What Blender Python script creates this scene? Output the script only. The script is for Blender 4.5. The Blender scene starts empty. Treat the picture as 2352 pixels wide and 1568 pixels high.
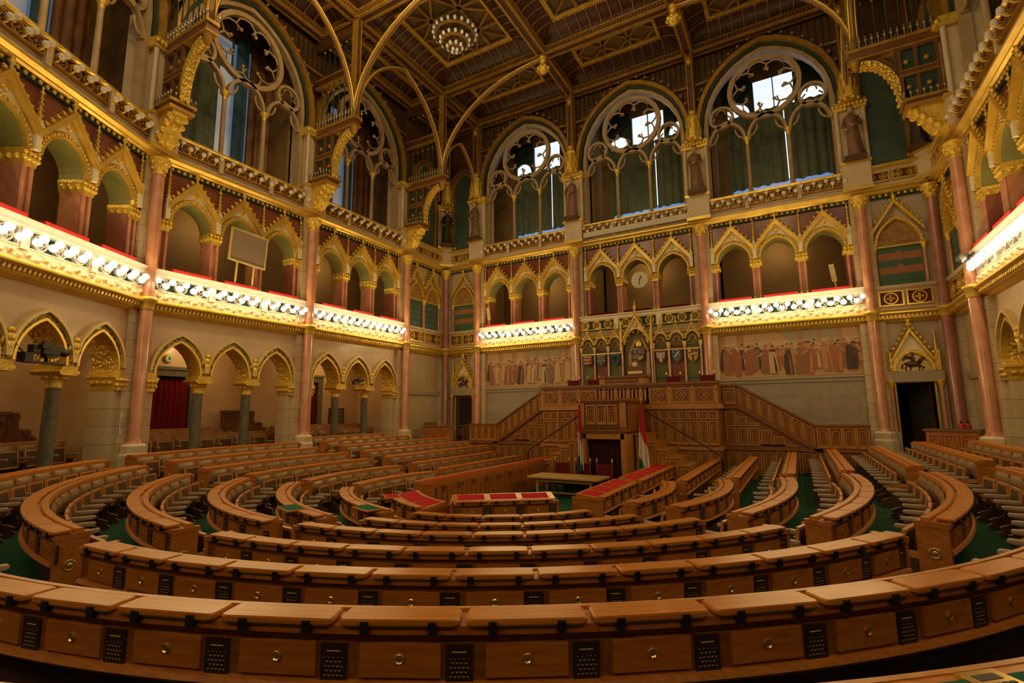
import bpy, bmesh, math, random
from math import sin, cos, pi, sqrt, atan2, radians as R_
from mathutils import Matrix, Vector
random.seed(11)
SC = bpy.context.scene
COL = SC.collection
T_ = Matrix.Translation
def RZ(deg): return Matrix.Rotation(R_(deg), 4, 'Z')
def RX(deg): return Matrix.Rotation(R_(deg), 4, 'X')
def RY(deg): return Matrix.Rotation(R_(deg), 4, 'Y')
ID = Matrix.Identity(4)

# ------------------------------------------------------------------ materials
def lin(r, g, b):
    f = lambda c: (c/255/12.92) if c <= 10 else ((c/255+.055)/1.055)**2.4
    return (f(r), f(g), f(b), 1)
def mk(name, c1, c2=None, rough=.5, metal=0., scale=4., stretch=(1, 1, 1), bump=0., bscale=40., bkind='noise', coat=0., detail=3., rnd=True, spec=.5):
    m = bpy.data.materials.new(name); m.use_nodes = True
    nt = m.node_tree; N = nt.nodes; L = nt.links
    b = N['Principled BSDF']
    b.inputs['Roughness'].default_value = rough; b.inputs['Metallic'].default_value = metal
    b.inputs['Specular IOR Level'].default_value = spec
    if coat: b.inputs['Coat Weight'].default_value = coat; b.inputs['Coat Roughness'].default_value = .12
    b.inputs['Base Color'].default_value = c1
    tc = N.new('ShaderNodeTexCoord'); mp = N.new('ShaderNodeMapping'); L.new(tc.outputs['Object'], mp.inputs['Vector'])
    mp.inputs['Scale'].default_value = stretch
    vec = mp.outputs[0]
    if rnd:
        oi = N.new('ShaderNodeObjectInfo'); ml = N.new('ShaderNodeMath'); ml.operation = 'MULTIPLY'; ml.inputs[1].default_value = 37.
        L.new(oi.outputs['Random'], ml.inputs[0]); L.new(ml.outputs[0], mp.inputs['Location'])
    if c2:
        nz = N.new('ShaderNodeTexNoise'); nz.inputs['Scale'].default_value = scale; nz.inputs['Detail'].default_value = detail
        L.new(vec, nz.inputs['Vector'])
        rp = N.new('ShaderNodeValToRGB'); rp.color_ramp.elements[0].position = .35; rp.color_ramp.elements[1].position = .68
        rp.color_ramp.elements[0].color = c1; rp.color_ramp.elements[1].color = c2
        L.new(nz.outputs['Fac'], rp.inputs[0]); L.new(rp.outputs[0], b.inputs['Base Color'])
    if bump:
        if bkind == 'vor':
            bz = N.new('ShaderNodeTexVoronoi'); bo = bz.outputs['Distance']
        else:
            bz = N.new('ShaderNodeTexNoise'); bo = bz.outputs['Fac']
        bz.inputs['Scale'].default_value = bscale; L.new(tc.outputs['Object'], bz.inputs['Vector'])
        bp = N.new('ShaderNodeBump'); bp.inputs['Strength'].default_value = bump; bp.inputs['Distance'].default_value = .04
        L.new(bo, bp.inputs['Height']); L.new(bp.outputs[0], b.inputs['Normal'])
    return m
def stone(name, c1, c2, mortar, bw, bh, rough=.6):
    m = bpy.data.materials.new(name); m.use_nodes = True
    nt = m.node_tree; N = nt.nodes; L = nt.links; b = N['Principled BSDF']; b.inputs['Roughness'].default_value = rough
    tc = N.new('ShaderNodeTexCoord'); sp = N.new('ShaderNodeSeparateXYZ'); cb = N.new('ShaderNodeCombineXYZ')
    L.new(tc.outputs['Object'], sp.inputs[0]); ad = N.new('ShaderNodeMath'); ad.operation = 'ADD'
    L.new(sp.outputs[0], ad.inputs[0]); L.new(sp.outputs[1], ad.inputs[1])
    L.new(ad.outputs[0], cb.inputs[0]); L.new(sp.outputs[2], cb.inputs[1])
    br = N.new('ShaderNodeTexBrick'); L.new(cb.outputs[0], br.inputs['Vector'])
    br.inputs['Color1'].default_value = c1; br.inputs['Color2'].default_value = c2; br.inputs['Mortar'].default_value = mortar
    br.inputs['Scale'].default_value = 1.; br.inputs['Mortar Size'].default_value = .008; br.inputs['Brick Width'].default_value = bw; br.inputs['Row Height'].default_value = bh
    nz = N.new('ShaderNodeTexNoise'); nz.inputs['Scale'].default_value = 6; nz.inputs['Detail'].default_value = 5; L.new(tc.outputs['Object'], nz.inputs['Vector'])
    mx = N.new('ShaderNodeMixRGB'); mx.blend_type = 'MULTIPLY'; mx.inputs[0].default_value = .35
    L.new(br.outputs['Color'], mx.inputs[1]); L.new(nz.outputs['Fac'], mx.inputs[2]); L.new(mx.outputs[0], b.inputs['Base Color'])
    return m
def emis(name, c, s):
    m = bpy.data.materials.new(name); m.use_nodes = True; N = m.node_tree.nodes; b = N['Principled BSDF']
    b.inputs['Base Color'].default_value = (.8, .8, .8, 1); b.inputs['Emission Color'].default_value = c; b.inputs['Emission Strength'].default_value = s
    b.inputs['Roughness'].default_value = .3
    return m
def grille_mat():
    m = bpy.data.materials.new('pierced_brass'); m.use_nodes = True; nt = m.node_tree; N = nt.nodes; L = nt.links; b = N['Principled BSDF']
    tc = N.new('ShaderNodeTexCoord'); sp = N.new('ShaderNodeSeparateXYZ'); L.new(tc.outputs['Object'], sp.inputs[0])
    def ma(op, a, c=None, d=None):
        n = N.new('ShaderNodeMath'); n.operation = op
        for i, x in enumerate((a, c, d)):
            if x is None: continue
            if isinstance(x, (int, float)): n.inputs[i].default_value = x
            else: L.new(x, n.inputs[i])
        return n.outputs[0]
    u = ma('MULTIPLY', sp.outputs[0], 1/.0215); v = ma('MULTIPLY', sp.outputs[2], 1/.0205)
    row = ma('FLOOR', v); off = ma('MULTIPLY', ma('MODULO', ma('ADD', row, 100.), 2.), .5)
    fu = ma('ABSOLUTE', ma('SUBTRACT', ma('FRACT', ma('ADD', ma('ADD', u, off), 50.)), .5)); fv = ma('SUBTRACT', ma('FRACT', ma('ADD', v, 50.)), .5)
    d = ma('ADD', fu, ma('ABSOLUTE', fv))
    hole = ma('LESS_THAN', d, .36)  # hole shade put into the plate colour
    vv = ma('ABSOLUTE', ma('SUBTRACT', ma('SUBTRACT', fv, fu), -.42)); edge = ma('MULTIPLY', ma('LESS_THAN', vv, .10), ma('LESS_THAN', fu, .30))  # light caught on the lower hole rims, put into the colour
    ins = ma('MULTIPLY', ma('LESS_THAN', ma('ABSOLUTE', sp.outputs[0]), .047), ma('LESS_THAN', ma('ABSOLUTE', ma('ADD', sp.outputs[2], .023)), .047))
    slot = ma('MULTIPLY', ma('LESS_THAN', ma('ABSOLUTE', sp.outputs[0]), .034), ma('LESS_THAN', ma('ABSOLUTE', ma('SUBTRACT', sp.outputs[2], .053)), .0028))
    br = ma('MAXIMUM', ma('MULTIPLY', edge, ins), slot); hl = ma('MULTIPLY', hole, ins)
    m1 = N.new('ShaderNodeMixRGB'); m1.inputs[1].default_value = (.045, .026, .009, 1); m1.inputs[2].default_value = (.004, .003, .002, 1); L.new(hl, m1.inputs[0])
    m2 = N.new('ShaderNodeMixRGB'); m2.inputs[2].default_value = (.95, .68, .25, 1); L.new(m1.outputs[0], m2.inputs[1]); L.new(br, m2.inputs[0])
    L.new(m2.outputs[0], b.inputs['Base Color']); b.inputs['Metallic'].default_value = .3; b.inputs['Roughness'].default_value = .38
    return m
def c_(r, g, b): return (r, g, b, 1)
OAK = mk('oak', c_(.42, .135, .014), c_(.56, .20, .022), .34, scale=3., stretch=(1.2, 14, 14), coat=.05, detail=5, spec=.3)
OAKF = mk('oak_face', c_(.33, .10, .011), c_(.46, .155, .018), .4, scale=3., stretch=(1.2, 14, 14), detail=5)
OAKE = mk('oak_edge_recess', c_(.17, .058, .009), c_(.26, .095, .015), .38, scale=3., stretch=(1.5, 8, 8))
OAKR = mk('oak_rostrum', c_(.36, .145, .017), c_(.47, .205, .028), .42, scale=3., stretch=(6, 6, 1.5), detail=5)
OAKS = mk('oak_seat_frame', c_(.42, .16, .03), c_(.56, .24, .05), .36, scale=4., stretch=(3, 3, 3))
TBL = mk('pale_oak', c_(.42, .235, .055), c_(.52, .31, .085), .35, scale=3., stretch=(1.2, 10, 10))
DKW = mk('dark_wood', c_(.055, .019, .006), c_(.1, .034, .01), .5, scale=4.)
DKW2 = mk('ceiling_wood', c_(.07, .026, .007), c_(.125, .048, .012), .5, scale=3.)
MAHO = mk('mahogany', c_(.13, .048, .011), c_(.19, .072, .017), .45, scale=4.)
GOLD = mk('gilding', c_(.70, .45, .05), c_(.88, .62, .10), .36, .4, scale=9., bump=.35, bscale=22.)
GOLDR = mk('gilded_relief', c_(.58, .36, .04), c_(.88, .62, .12), .38, .4, scale=14., bump=1., bscale=11., bkind='vor')
GOLDS = mk('gilded_moulding', c_(.70, .45, .06), c_(.86, .60, .11), .32, .45, scale=3.)
OGOLD = mk('old_gold_timber', c_(.36, .19, .028), c_(.52, .29, .05), .4, .4, scale=5.)
WHG = mk('white_and_gold_relief', c_(.88, .80, .58), c_(.86, .62, .24), .4, .15, scale=16., bump=.8, bscale=13., bkind='vor')
CRM = mk('cream_paint', c_(.80, .70, .46), c_(.86, .78, .56), .45, scale=3.)
STN = stone('cream_stone_blocks', c_(.62, .47, .27), c_(.68, .53, .32), c_(.30, .21, .11), 9., .46)
STP = mk('cream_stone', c_(.60, .46, .28), c_(.68, .55, .36), .55, scale=2.)
GRS = stone('grey_stone_blocks', c_(.40, .32, .21), c_(.46, .37, .25), c_(.34, .27, .17), 1.6, .42)
PLA = mk('pink_plaster', c_(.60, .40, .22), c_(.70, .50, .30), .4, scale=1.2, coat=.15, detail=6)
PNK = mk('pink_marble', c_(.50, .205, .105), c_(.64, .31, .175), .22, scale=3., detail=8, coat=.3)
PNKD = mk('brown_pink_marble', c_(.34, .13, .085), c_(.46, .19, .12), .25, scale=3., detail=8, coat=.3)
RBM = mk('red_brown_marble', c_(.20, .06, .035), c_(.30, .10, .055), .25, scale=1.2, detail=8, coat=.25)
GRM = mk('grey_green_marble', c_(.10, .095, .06), c_(.17, .155, .095), .3, scale=8., detail=8, coat=.2)
GRN = mk('green_soffit', c_(.22, .22, .06), c_(.30, .28, .09), .5, scale=20.)
TEAL = mk('teal_panel', c_(.05, .085, .07), c_(.065, .105, .085), .6, scale=1.5)
BRN = mk('gallery_wall', c_(.20, .12, .045), c_(.24, .145, .055), .8, scale=1.)
CARP = mk('green_carpet', c_(.012, .05, .024), c_(.02, .072, .035), .95, scale=60., spec=.1)
FELTG = mk('green_felt', c_(.018, .11, .05), c_(.025, .13, .06), .95, scale=80., spec=.1)
FELTR = mk('red_felt', c_(.42, .012, .02), c_(.48, .018, .028), .95, scale=80., spec=.1)
LEA = mk('brown_leather', c_(.27, .165, .08), c_(.34, .21, .105), .35, scale=5., bump=.15, bscale=25., coat=.1)
PAD = mk('tan_leather_pad', c_(.40, .28, .17), c_(.46, .33, .21), .38, scale=5.)
CANE = mk('cane_webbing', c_(.07, .032, .008), c_(.12, .055, .016), .6, scale=90.)
CRED = mk('red_curtain', c_(.16, .006, .008), c_(.22, .01, .012), .8, scale=6., spec=.2)
CDRK = mk('dark_red_curtain', c_(.035, .008, .005), c_(.05, .011, .007), .85, scale=6., spec=.15)
CTEA = mk('teal_curtain', c_(.105, .13, .085), c_(.14, .165, .105), .85, scale=6., spec=.15)
CBLU = mk('blue_tint_sheet', c_(.03, .09, .15), c_(.04, .12, .19), .8, scale=4.)  # left bays: blue daylight on the alcove wall put into the colour
CUSH = mk('red_velvet', c_(.50, .02, .028), c_(.56, .028, .035), .75, scale=8., spec=.25)
CUSHD = mk('dark_red_velvet', c_(.10, .004, .008), c_(.14, .007, .01), .8, scale=8., spec=.2)
BLK = mk('black_iron', c_(.008, .008, .009), None, .45)
BRS = mk('brass', c_(.72, .48, .14), c_(.82, .58, .2), .25, .85, scale=20.)
GRIL = grille_mat()
LAMP = emis('lit_globe', (1., .96, .9, 1), .62)
LAMPU = mk('opal_globe', c_(.72, .64, .50), None, .2)
LAMPC = emis('chandelier_globe', (1., .86, .6, 1), .10)
GLASS = emis('daylight_glass', (.80, .90, 1., 1), 1.0)
GLBLU = emis('blue_daylight_slit', (.06, .22, .55, 1), .8)
RED = mk('flag_red', c_(.5, .02, .03), None, .7); WHT = mk('white_cloth', c_(.62, .56, .46), None, .7); FGRN = mk('flag_green', c_(.02, .16, .07), None, .7)
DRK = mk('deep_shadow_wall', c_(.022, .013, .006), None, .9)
BRZ = mk('bronze_figure', c_(.10, .055, .02), c_(.16, .09, .035), .4, .4, scale=6.)
def flat(n, r, g, b, rough=.7): return mk(n, lin(r, g, b), None, rough)

# ------------------------------------------------------------------ mesh builder
class MB:
    def __init__(s): s.v = []; s.f = []; s.m = []; s.sm = []
    def add(s, vs, fs, mi=0, sm=False, M=None):
        o = len(s.v)
        if M is not None: vs = [M @ Vector(p) for p in vs]
        s.v += [tuple(p) for p in vs]
        for f in fs: s.f.append([i+o for i in f]); s.m.append(mi); s.sm.append(sm)
    def box(s, x0, x1, y0, y1, z0, z1, mi=0, M=None):
        s.add([(x0, y0, z0), (x1, y0, z0), (x1, y1, z0), (x0, y1, z0), (x0, y0, z1), (x1, y0, z1), (x1, y1, z1), (x0, y1, z1)],
              [(0, 3, 2, 1), (4, 5, 6, 7), (0, 1, 5, 4), (1, 2, 6, 5), (2, 3, 7, 6), (3, 0, 4, 7)], mi, False, M)
    def prism(s, poly, y0, y1, mi=0, M=None, caps=True):      # poly in (x,z), extruded along y
        n = len(poly)
        vs = [(x, y0, z) for x, z in poly]+[(x, y1, z) for x, z in poly]
        fs = [(i, (i+1) % n, n+(i+1) % n, n+i) for i in range(n)]
        if caps: fs += [tuple(range(n))[::-1], tuple(range(n, 2*n))]
        s.add(vs, fs, mi, False, M)
    def strip(s, A, B, y0, y1, mi=0, M=None, sm=False):        # solid band between polylines A,B in (x,z)
        n = len(A)
        vs = [(x, y0, z) for x, z in A]+[(x, y0, z) for x, z in B]+[(x, y1, z) for x, z in A]+[(x, y1, z) for x, z in B]
        fs = []
        for i in range(n-1):
            fs += [(i, i+1, n+i+1, n+i), (2*n+i+1, 2*n+i, 3*n+i, 3*n+i+1), (i+1, i, 2*n+i, 2*n+i+1), (n+i, n+i+1, 3*n+i+1, 3*n+i)]
        fs += [(0, n, 3*n, 2*n), (n-1, 3*n-1, 4*n-1, 2*n-1)]
        s.add(vs, fs, mi, sm, M)
    def lathe(s, prof, n=12, mi=0, M=None, sm=True, ph=0.):
        vs = []; fs = []; k = len(prof)
        for j in range(n):
            a = 2*pi*j/n+ph
            for r, z in prof: vs.append((r*cos(a), r*sin(a), z))
        for j in range(n):
            for i in range(k-1):
                a = j*k+i; b = ((j+1) % n)*k+i
                fs.append((a, b, b+1, a+1))
        s.add(vs, fs, mi, sm, M)
        if prof[0][0] > 1e-4: s.add([vs[j*k] for j in range(n)], [tuple(range(n))[::-1]], mi, False, M)
        if prof[-1][0] > 1e-4: s.add([vs[j*k+k-1] for j in range(n)], [tuple(range(n))], mi, False, M)
    def ball(s, c, r, n=10, k=6, mi=0, M=None, e=(1, 1, 1)):
        pr = [(max(1e-5, sin(pi*i/k)), -cos(pi*i/k)) for i in range(k+1)]
        vs = []; fs = []
        for j in range(n):
            a = 2*pi*j/n
            for p, z in pr: vs.append((c[0]+r*e[0]*p*cos(a), c[1]+r*e[1]*p*sin(a), c[2]+r*e[2]*z))
        for j in range(n):
            for i in range(k):
                a = j*(k+1)+i; b = ((j+1) % n)*(k+1)+i
                fs.append((a, b, b+1, a+1))
        s.add(vs, fs, mi, True, M)
    def tube(s, pts, r, n=8, mi=0, M=None, rr=None, sm=True):
        P = [Vector(p) for p in pts]; vs = []; k = len(P); up = Vector((0, 0, 1))
        for i, p in enumerate(P):
            t = (P[min(i+1, k-1)]-P[max(i-1, 0)]).normalized()
            a = t.cross(up)
            if a.length < .05: a = t.cross(Vector((0, 1, 0)))
            a.normalize(); b = t.cross(a)
            q = rr[i] if rr else r
            for j in range(n):
                w = 2*pi*j/n
                vs.append(p+a*(q*cos(w))+b*(q*sin(w)))
        fs = [(i*n+j, i*n+(j+1) % n, (i+1)*n+(j+1) % n, (i+1)*n+j) for i in range(k-1) for j in range(n)]
        fs += [tuple(range(n))[::-1], tuple(range((k-1)*n, k*n))]
        s.add(vs, fs, mi, sm, M)
    def loft(s, frames, prof, mi=0, closed=True, caps=True, sm=False):   # frames: matrices; prof: [(a,b)] -> local (0? ) x=0,y=a,z=b
        n = len(prof); vs = []
        for F in frames:
            for a, b in prof: vs.append(F @ Vector((0, a, b)))
        fs = []
        for i in range(len(frames)-1):
            for j in range(n if closed else n-1):
                fs.append((i*n+j, i*n+(j+1) % n, (i+1)*n+(j+1) % n, (i+1)*n+j))
        if caps and closed: fs += [tuple(range(n))[::-1], tuple(range((len(frames)-1)*n, len(frames)*n))]
        s.add(vs, fs, mi, sm)
    def mesh(s, name, mats, bevel=0.):
        me = bpy.data.meshes.new(name); me.from_pydata(s.v, [], s.f)
        mats = mats if isinstance(mats, (list, tuple)) else [mats]
        for m in mats: me.materials.append(m)
        me.polygons.foreach_set('material_index', s.m); me.polygons.foreach_set('use_smooth', s.sm)
        me.update()
        b = bmesh.new(); b.from_mesh(me)
        bmesh.ops.recalc_face_normals(b, faces=b.faces)
        if bevel: bmesh.ops.bevel(b, geom=b.edges[:], offset=bevel, segments=2, affect='EDGES', profile=.6)
        b.to_mesh(me); b.free()
        return me
def linkobj(name, me, parent=None, M=ID):
    o = bpy.data.objects.new(name, me); COL.objects.link(o)
    if parent is not None: o.parent = parent
    o.matrix_basis = M
    return o
def obj(name, mb, mats, parent=None, M=ID, bevel=0.):
    return linkobj(name, mb.mesh(name, mats, bevel), parent, M)
def tag(o, label, cat, group=None):
    o['label'] = label; o['category'] = cat
    if group: o['group'] = group
    return o
def thing(name, label, cat, M=ID, group=None):
    o = bpy.data.objects.new(name, None); COL.objects.link(o); o.empty_display_size = .1
    o.matrix_basis = M
    return tag(o, label, cat, group)
def struct(name, mb, mats, M=ID):
    o = obj(name, mb, mats, None, M); o['kind'] = 'structure'; return o
KIDS = {}
def kids(o):
    return list(o.children)
def dup(root, M, label, group=None):
    def cp(o, par):
        c = o.copy(); COL.objects.link(c)
        if par is not None: c.parent = par
        for ch in o.children: cp(ch, c)
        return c
    r = cp(root, None); r.matrix_basis = M; r['label'] = label
    if group: r['group'] = group
    return r
# arch helpers: pointed arch from left spring to right spring, local x,z
def arch(cx, hw, zs, rise, n=14):
    if rise < hw*1.001:
        return [(cx-hw*cos(pi*i/n), zs+rise*sin(pi*i/n)) for i in range(n+1)]
    r = (rise*rise+hw*hw)/(2*hw); a1 = math.acos((r-hw)/r); h = n//2
    L = [(cx-hw+r-r*cos(a1*i/h), zs+r*sin(a1*i/h)) for i in range(h+1)]
    return L+[(2*cx-x, z) for x, z in L[-2::-1]]
def archz(x, hw, zs, rise):
    x = min(abs(x), hw)
    if rise < hw*1.001: return zs+rise*sqrt(max(0, 1-(x/hw)**2))
    r = (rise*rise+hw*hw)/(2*hw)
    return zs+sqrt(max(0, r*r-(x+r-hw)**2))
def archwall(mb, x0, x1, zb, zt, ops, y0, y1, mi=0, soffit=None, n=14):
    """wall slab with arched openings ops=[(cx,hw,zs,rise)] whose jambs run down to zb"""
    xs = x0; so = mi if soffit is None else soffit
    for cx, hw, zs, rise in sorted(ops):
        if cx-hw > xs+1e-4: mb.box(xs, cx-hw, y0, y1, zb, zt, mi)
        A = arch(cx, hw, zs, rise, n)
        for i in range(len(A)-1):
            (xa, za), (xb, zc) = A[i], A[i+1]
            mb.add([(xa, y0, za), (xb, y0, zc), (xb, y0, zt), (xa, y0, zt), (xa, y1, za), (xb, y1, zc), (xb, y1, zt), (xa, y1, zt)], [(0, 1, 2, 3), (4, 7, 6, 5), (2, 6, 7, 3)], mi)
            mb.add([(xa, y0, za), (xb, y0, zc), (xb, y1, zc), (xa, y1, za)], [(0, 1, 2, 3)], so)
        for xx in (cx-hw, cx+hw):
            mb.add([(xx, y0, zb), (xx, y1, zb), (xx, y1, zs), (xx, y0, zs)], [(0, 1, 2, 3)], mi)
        xs = cx+hw
    if x1 > xs+1e-4: mb.box(xs, x1, y0, y1, zb, zt, mi)
def band(mb, cx, hw, zs, rise, w, y0, y1, mi=0, leg=None, n=14, M=None):
    A = arch(cx, hw, zs, rise, n); B = arch(cx, hw+w, zs, rise+w*1.12, n)
    if leg is not None: A = [(cx-hw, leg)]+A+[(cx+hw, leg)]; B = [(cx-hw-w, leg)]+B+[(cx+hw+w, leg)]
    mb.strip(A, B, y0, y1, mi, M)
def ring2(mb, cx, cz, r0, r1, y0, y1, mi=0, n=16, M=None):
    A = [(cx+r0*cos(2*pi*i/n), cz+r0*sin(2*pi*i/n)) for i in range(n+1)]
    B = [(cx+r1*cos(2*pi*i/n), cz+r1*sin(2*pi*i/n)) for i in range(n+1)]
    mb.strip(A, B, y0, y1, mi, M)
def sweepx(mb, x0, x1, prof, mi=0):      # profile [(y,z)] closed, along x
    mb.loft([T_((x0, 0, 0)), T_((x1, 0, 0))], prof, mi)
def rectframe(mb, x0, x1, z0, z1, w, y0, y1, mi=0):
    mb.box(x0, x1, y0, y1, z0, z0+w, mi); mb.box(x0, x1, y0, y1, z1-w, z1, mi)
    mb.box(x0, x0+w, y0, y1, z0+w, z1-w, mi); mb.box(x1-w, x1, y0, y1, z0+w, z1-w, mi)

def point(name, loc, p, col, r=.1):
    l = bpy.data.lights.new(name, 'POINT'); l.energy = p; l.color = col; l.shadow_soft_size = r
    o = bpy.data.objects.new(name, l); COL.objects.link(o); o.location = loc; return o

# light powers
GW, GR, GU, GI, AI, NB_, ND, CH, WB, ALC = 18, 85, 95, 45, 32, 60, 70, 235, .022, 10
# ------------------------------------------------------------------ architecture
CX, CAMZ = 5.594, 1.65
XW, YB = 9.866, 20.4
def place(key, builder, M, label, group=None, P={}):
    if key not in P:
        r = builder(label); P[key] = r; r.matrix_basis = M
        if group: r['group'] = group
        return r
    return dup(P[key], M, label, group)

def b_wall_column(label):
    t = thing('wall_column', label, 'column')
    m = MB(); m.lathe([(.34, 0), (.34, .62), (.30, .68), (.30, .86), (.24, .92)], 8, 0, None, False, pi/8); obj('plinth', m, STP, t)
    m = MB(); m.lathe([(.2, .92), (.165, 1.0), (.155, 1.06), (.155, 4.56)], 14); obj('lower_shaft', m, PNK, t)
    m = MB(); m.lathe([(.17, 4.54), (.185, 4.58), (.185, 4.74), (.25, 4.80), (.25, 4.85), (.18, 4.9)], 14); obj('ring', m, GOLDS, t)
    m = MB(); m.lathe([(.15, 4.88), (.145, 8.5)], 14); obj('upper_shaft', m, PNK, t)
    m = MB(); m.lathe([(.17, 8.47), (.17, 8.53), (.15, 8.56), (.19, 8.7), (.27, 8.86), (.27, 8.93)], 12)
    for i in range(8):
        a = 2*pi*i/8; m.ball((.22*cos(a), .22*sin(a), 8.8), .055, 6, 4); m.ball((.17*cos(a+.4), .17*sin(a+.4), 8.66), .05, 6, 4)
    obj('capital', m, GOLD, t)
    m = MB(); m.box(-.36, .36, .14, .42, 0, 4.5); m.box(-.30, .30, .14, .42, 4.84, 9.0); obj('stone_pilaster', m, STN, t)
    return t
def b_pier(label):       # stone pier between the tall windows
    t = thing('window_pier', label, 'pier')
    m = MB(); m.box(-.42, .42, -.12, .45, 9.16, 10.12); m.box(-.36, .36, .05, .5, 10.12, 12.2); obj('shaft', m, STP, t)
    m = MB()
    for sx in (-1, 1): m.lathe([(.07, 9.95), (.07, 12.2)], 8, 0, T_((sx*.40, .02, 0)))
    obj('colonnette', m, STP, t)
    m = MB(); m.box(-.47, .47, -.17, .45, 10.12, 10.22); m.box(-.45, .45, -.15, .45, 9.16, 9.28); obj('gilded_cap', m, GOLDS, t)
    m = MB(); m.box(-.5, .5, -.08, .5, 12.2, 12.5)
    for i in range(9): m.ball((-.48+.12*i, -.1, 12.36), .08, 6, 4)
    obj('capital', m, GOLD, t)
    return t
def b_gpier(label):      # pink pier of the upper arcade with two colonnettes
    t = thing('gallery_pier', label, 'pier')
    m = MB(); m.box(-.14, .14, .36, .86, 5.78, 7.02); obj('shaft', m, PNK, t)
    for sx in (-1, 1):
        m = MB(); m.lathe([(.045, 5.9), (.045, 7.0)], 8, 0, T_((sx*.09, .33, 0))); obj('colonnette', m, PNK, t)
    m = MB()
    for sx in (-1, 1): m.lathe([(.07, 5.78), (.07, 5.82), (.05, 5.86), (.06, 5.9)], 8, 0, T_((sx*.09, .33, 0)))
    obj('base', m, GOLDS, t)
    m = MB(); m.prism([(-.13, 7.0), (.13, 7.0), (.2, 7.26), (.2, 7.34), (-.2, 7.34), (-.2, 7.26)], .27, .9)
    for i in range(4):
        m.ball((-.15+.1*i, .27, 7.16), .06, 6, 4)
        m.ball((-.15+.1*i, .26, 7.27), .055, 6, 4)
    for yy in (.42, .6, .78):
        for sx in (-1, 1): m.ball((sx*.17, yy, 7.17), .07, 6, 4)
    obj('capital', m, GOLD, t)
    return t
def b_gable(label):
    t = thing('arch_gable', label, 'gable')
    m = MB(); band(m, 0, .58, 7.34, .70, .035, .2, .32); obj('inner_moulding', m, GOLDS, t)
    m = MB(); band(m, 0, .615, 7.34, .74, .085, .22, .3)
    A = arch(0, .655, 7.34, .78, 22)
    for x, z in A: m.ball((x, .21, z), .034, 6, 4)
    obj('archivolt', m, GOLDR, t)
    m = MB()
    A = arch(0, .70, 7.36, .84, 14)
    B = [(x, max(z+.02, 8.64-abs(x)*1.27)) for x, z in A]
    m.strip(A, B, .25, .31); obj('tympanum', m, CRM, t)
    m = MB()
    for sx in (-1, 1):
        m.prism([(0, 8.55), (sx*.74, 7.66), (sx*.74, 7.78), (0, 8.70)], .12, .3)
        m.prism([(0, 8.70), (sx*.74, 7.78), (sx*.76, 7.82), (0, 8.75)], .08, .3)
    obj('rake', m, GOLDS, t)
    m = MB()
    for sx in (-1, 1):
        for i in range(5):
            f = .12+.17*i; x = sx*.74*f; z = 8.75-.94*f
            m.ball((x+sx*.03, .16, z+.05), .052, 6, 4); m.ball((x+sx*.06, .16, z+.085), .034, 6, 4)
    obj('crocket_band', m, GOLD, t)
    m = MB(); m.lathe([(.03, 8.7), (.035, 8.82), (.085, 8.88), (.04, 8.93), (.06, 9.0), (.01, 9.09)], 8, 0, T_((0, .16, 0))); obj('finial', m, GOLD, t)
    m = MB(); m.lathe([(.085, 0), (.085, .03), (.04, .05)], 10, 0, T_((0, .25, 8.33)) @ RX(90)); obj('rosette', m, GOLDS, t)
    return t
def b_pinnacle(label):
    t = thing('pinnacle', label, 'pinnacle')
    m = MB(); m.box(-.06, .06, .14, .28, 7.36, 7.9); m.prism([(-.085, 7.9), (.085, 7.9), (0, 8.06)], .12, .28); obj('shaft', m, CRM, t)
    m = MB(); m.lathe([(.055, 7.96), (.016, 8.66), (.06, 8.71), (.015, 8.76), (.03, 8.82), (0.002, 8.88)], 6, 0, T_((0, .21, 0)))
    for i in range(5):
        for a in (0, 1, 2, 3): m.ball((.055*(1-.14*i)*cos(a*pi/2+.78), .21+.055*(1-.14*i)*sin(a*pi/2+.78), 8.05+.13*i), .026, 5, 3)
    obj('spire', m, GOLD, t)
    return t
def b_acol(label):
    t = thing('arcade_column', label, 'column')
    m = MB(); m.lathe([(.2, 0), (.2, .16), (.15, .2), (.145, .26), (.14, 2.32)], 16, 0, T_((0, .62, 0))); obj('shaft', m, GRM, t)
    m = MB(); m.lathe([(.15, 2.30), (.165, 2.34), (.15, 2.37), (.17, 2.5), (.23, 2.6)], 14, 0, T_((0, .62, 0)))
    for i in range(8):
        a = 2*pi*i/8; m.ball((.2*cos(a), .62+.2*sin(a), 2.54), .05, 6, 4)
    m.prism([(-.2, 2.6), (.2, 2.6), (.27, 2.66), (.27, 2.7), (.21, 2.72), (.21, 2.83), (-.21, 2.83), (-.21, 2.72), (-.27, 2.7), (-.27, 2.66)], .27, .97)
    obj('capital', m, GOLD, t)
    return t
def b_apier(label):
    t = thing('arcade_pier', label, 'pier')
    m = MB(); m.box(-.235, .235, .3, .95, 0, 2.33); obj('shaft', m, STN, t)
    m = MB(); m.prism([(-.235, 2.31), (.235, 2.31), (.29, 2.6), (.33, 2.64), (.33, 2.7), (.26, 2.73), (.26, 2.83), (-.26, 2.83), (-.26, 2.73), (-.33, 2.7), (-.33, 2.64), (-.29, 2.6)], .22, .98)
    for i in range(6):
        m.ball((-.25+.1*i, .22, 2.45), .055, 6, 4); m.ball((-.25+.1*i, .2, 2.58), .05, 6, 4)
    for yy in (.4, .55, .7, .85):
        for sx in (-1, 1): m.ball((sx*.27, yy, 2.5), .07, 6, 4)
    obj('capital', m, GOLD, t)
    return t
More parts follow.
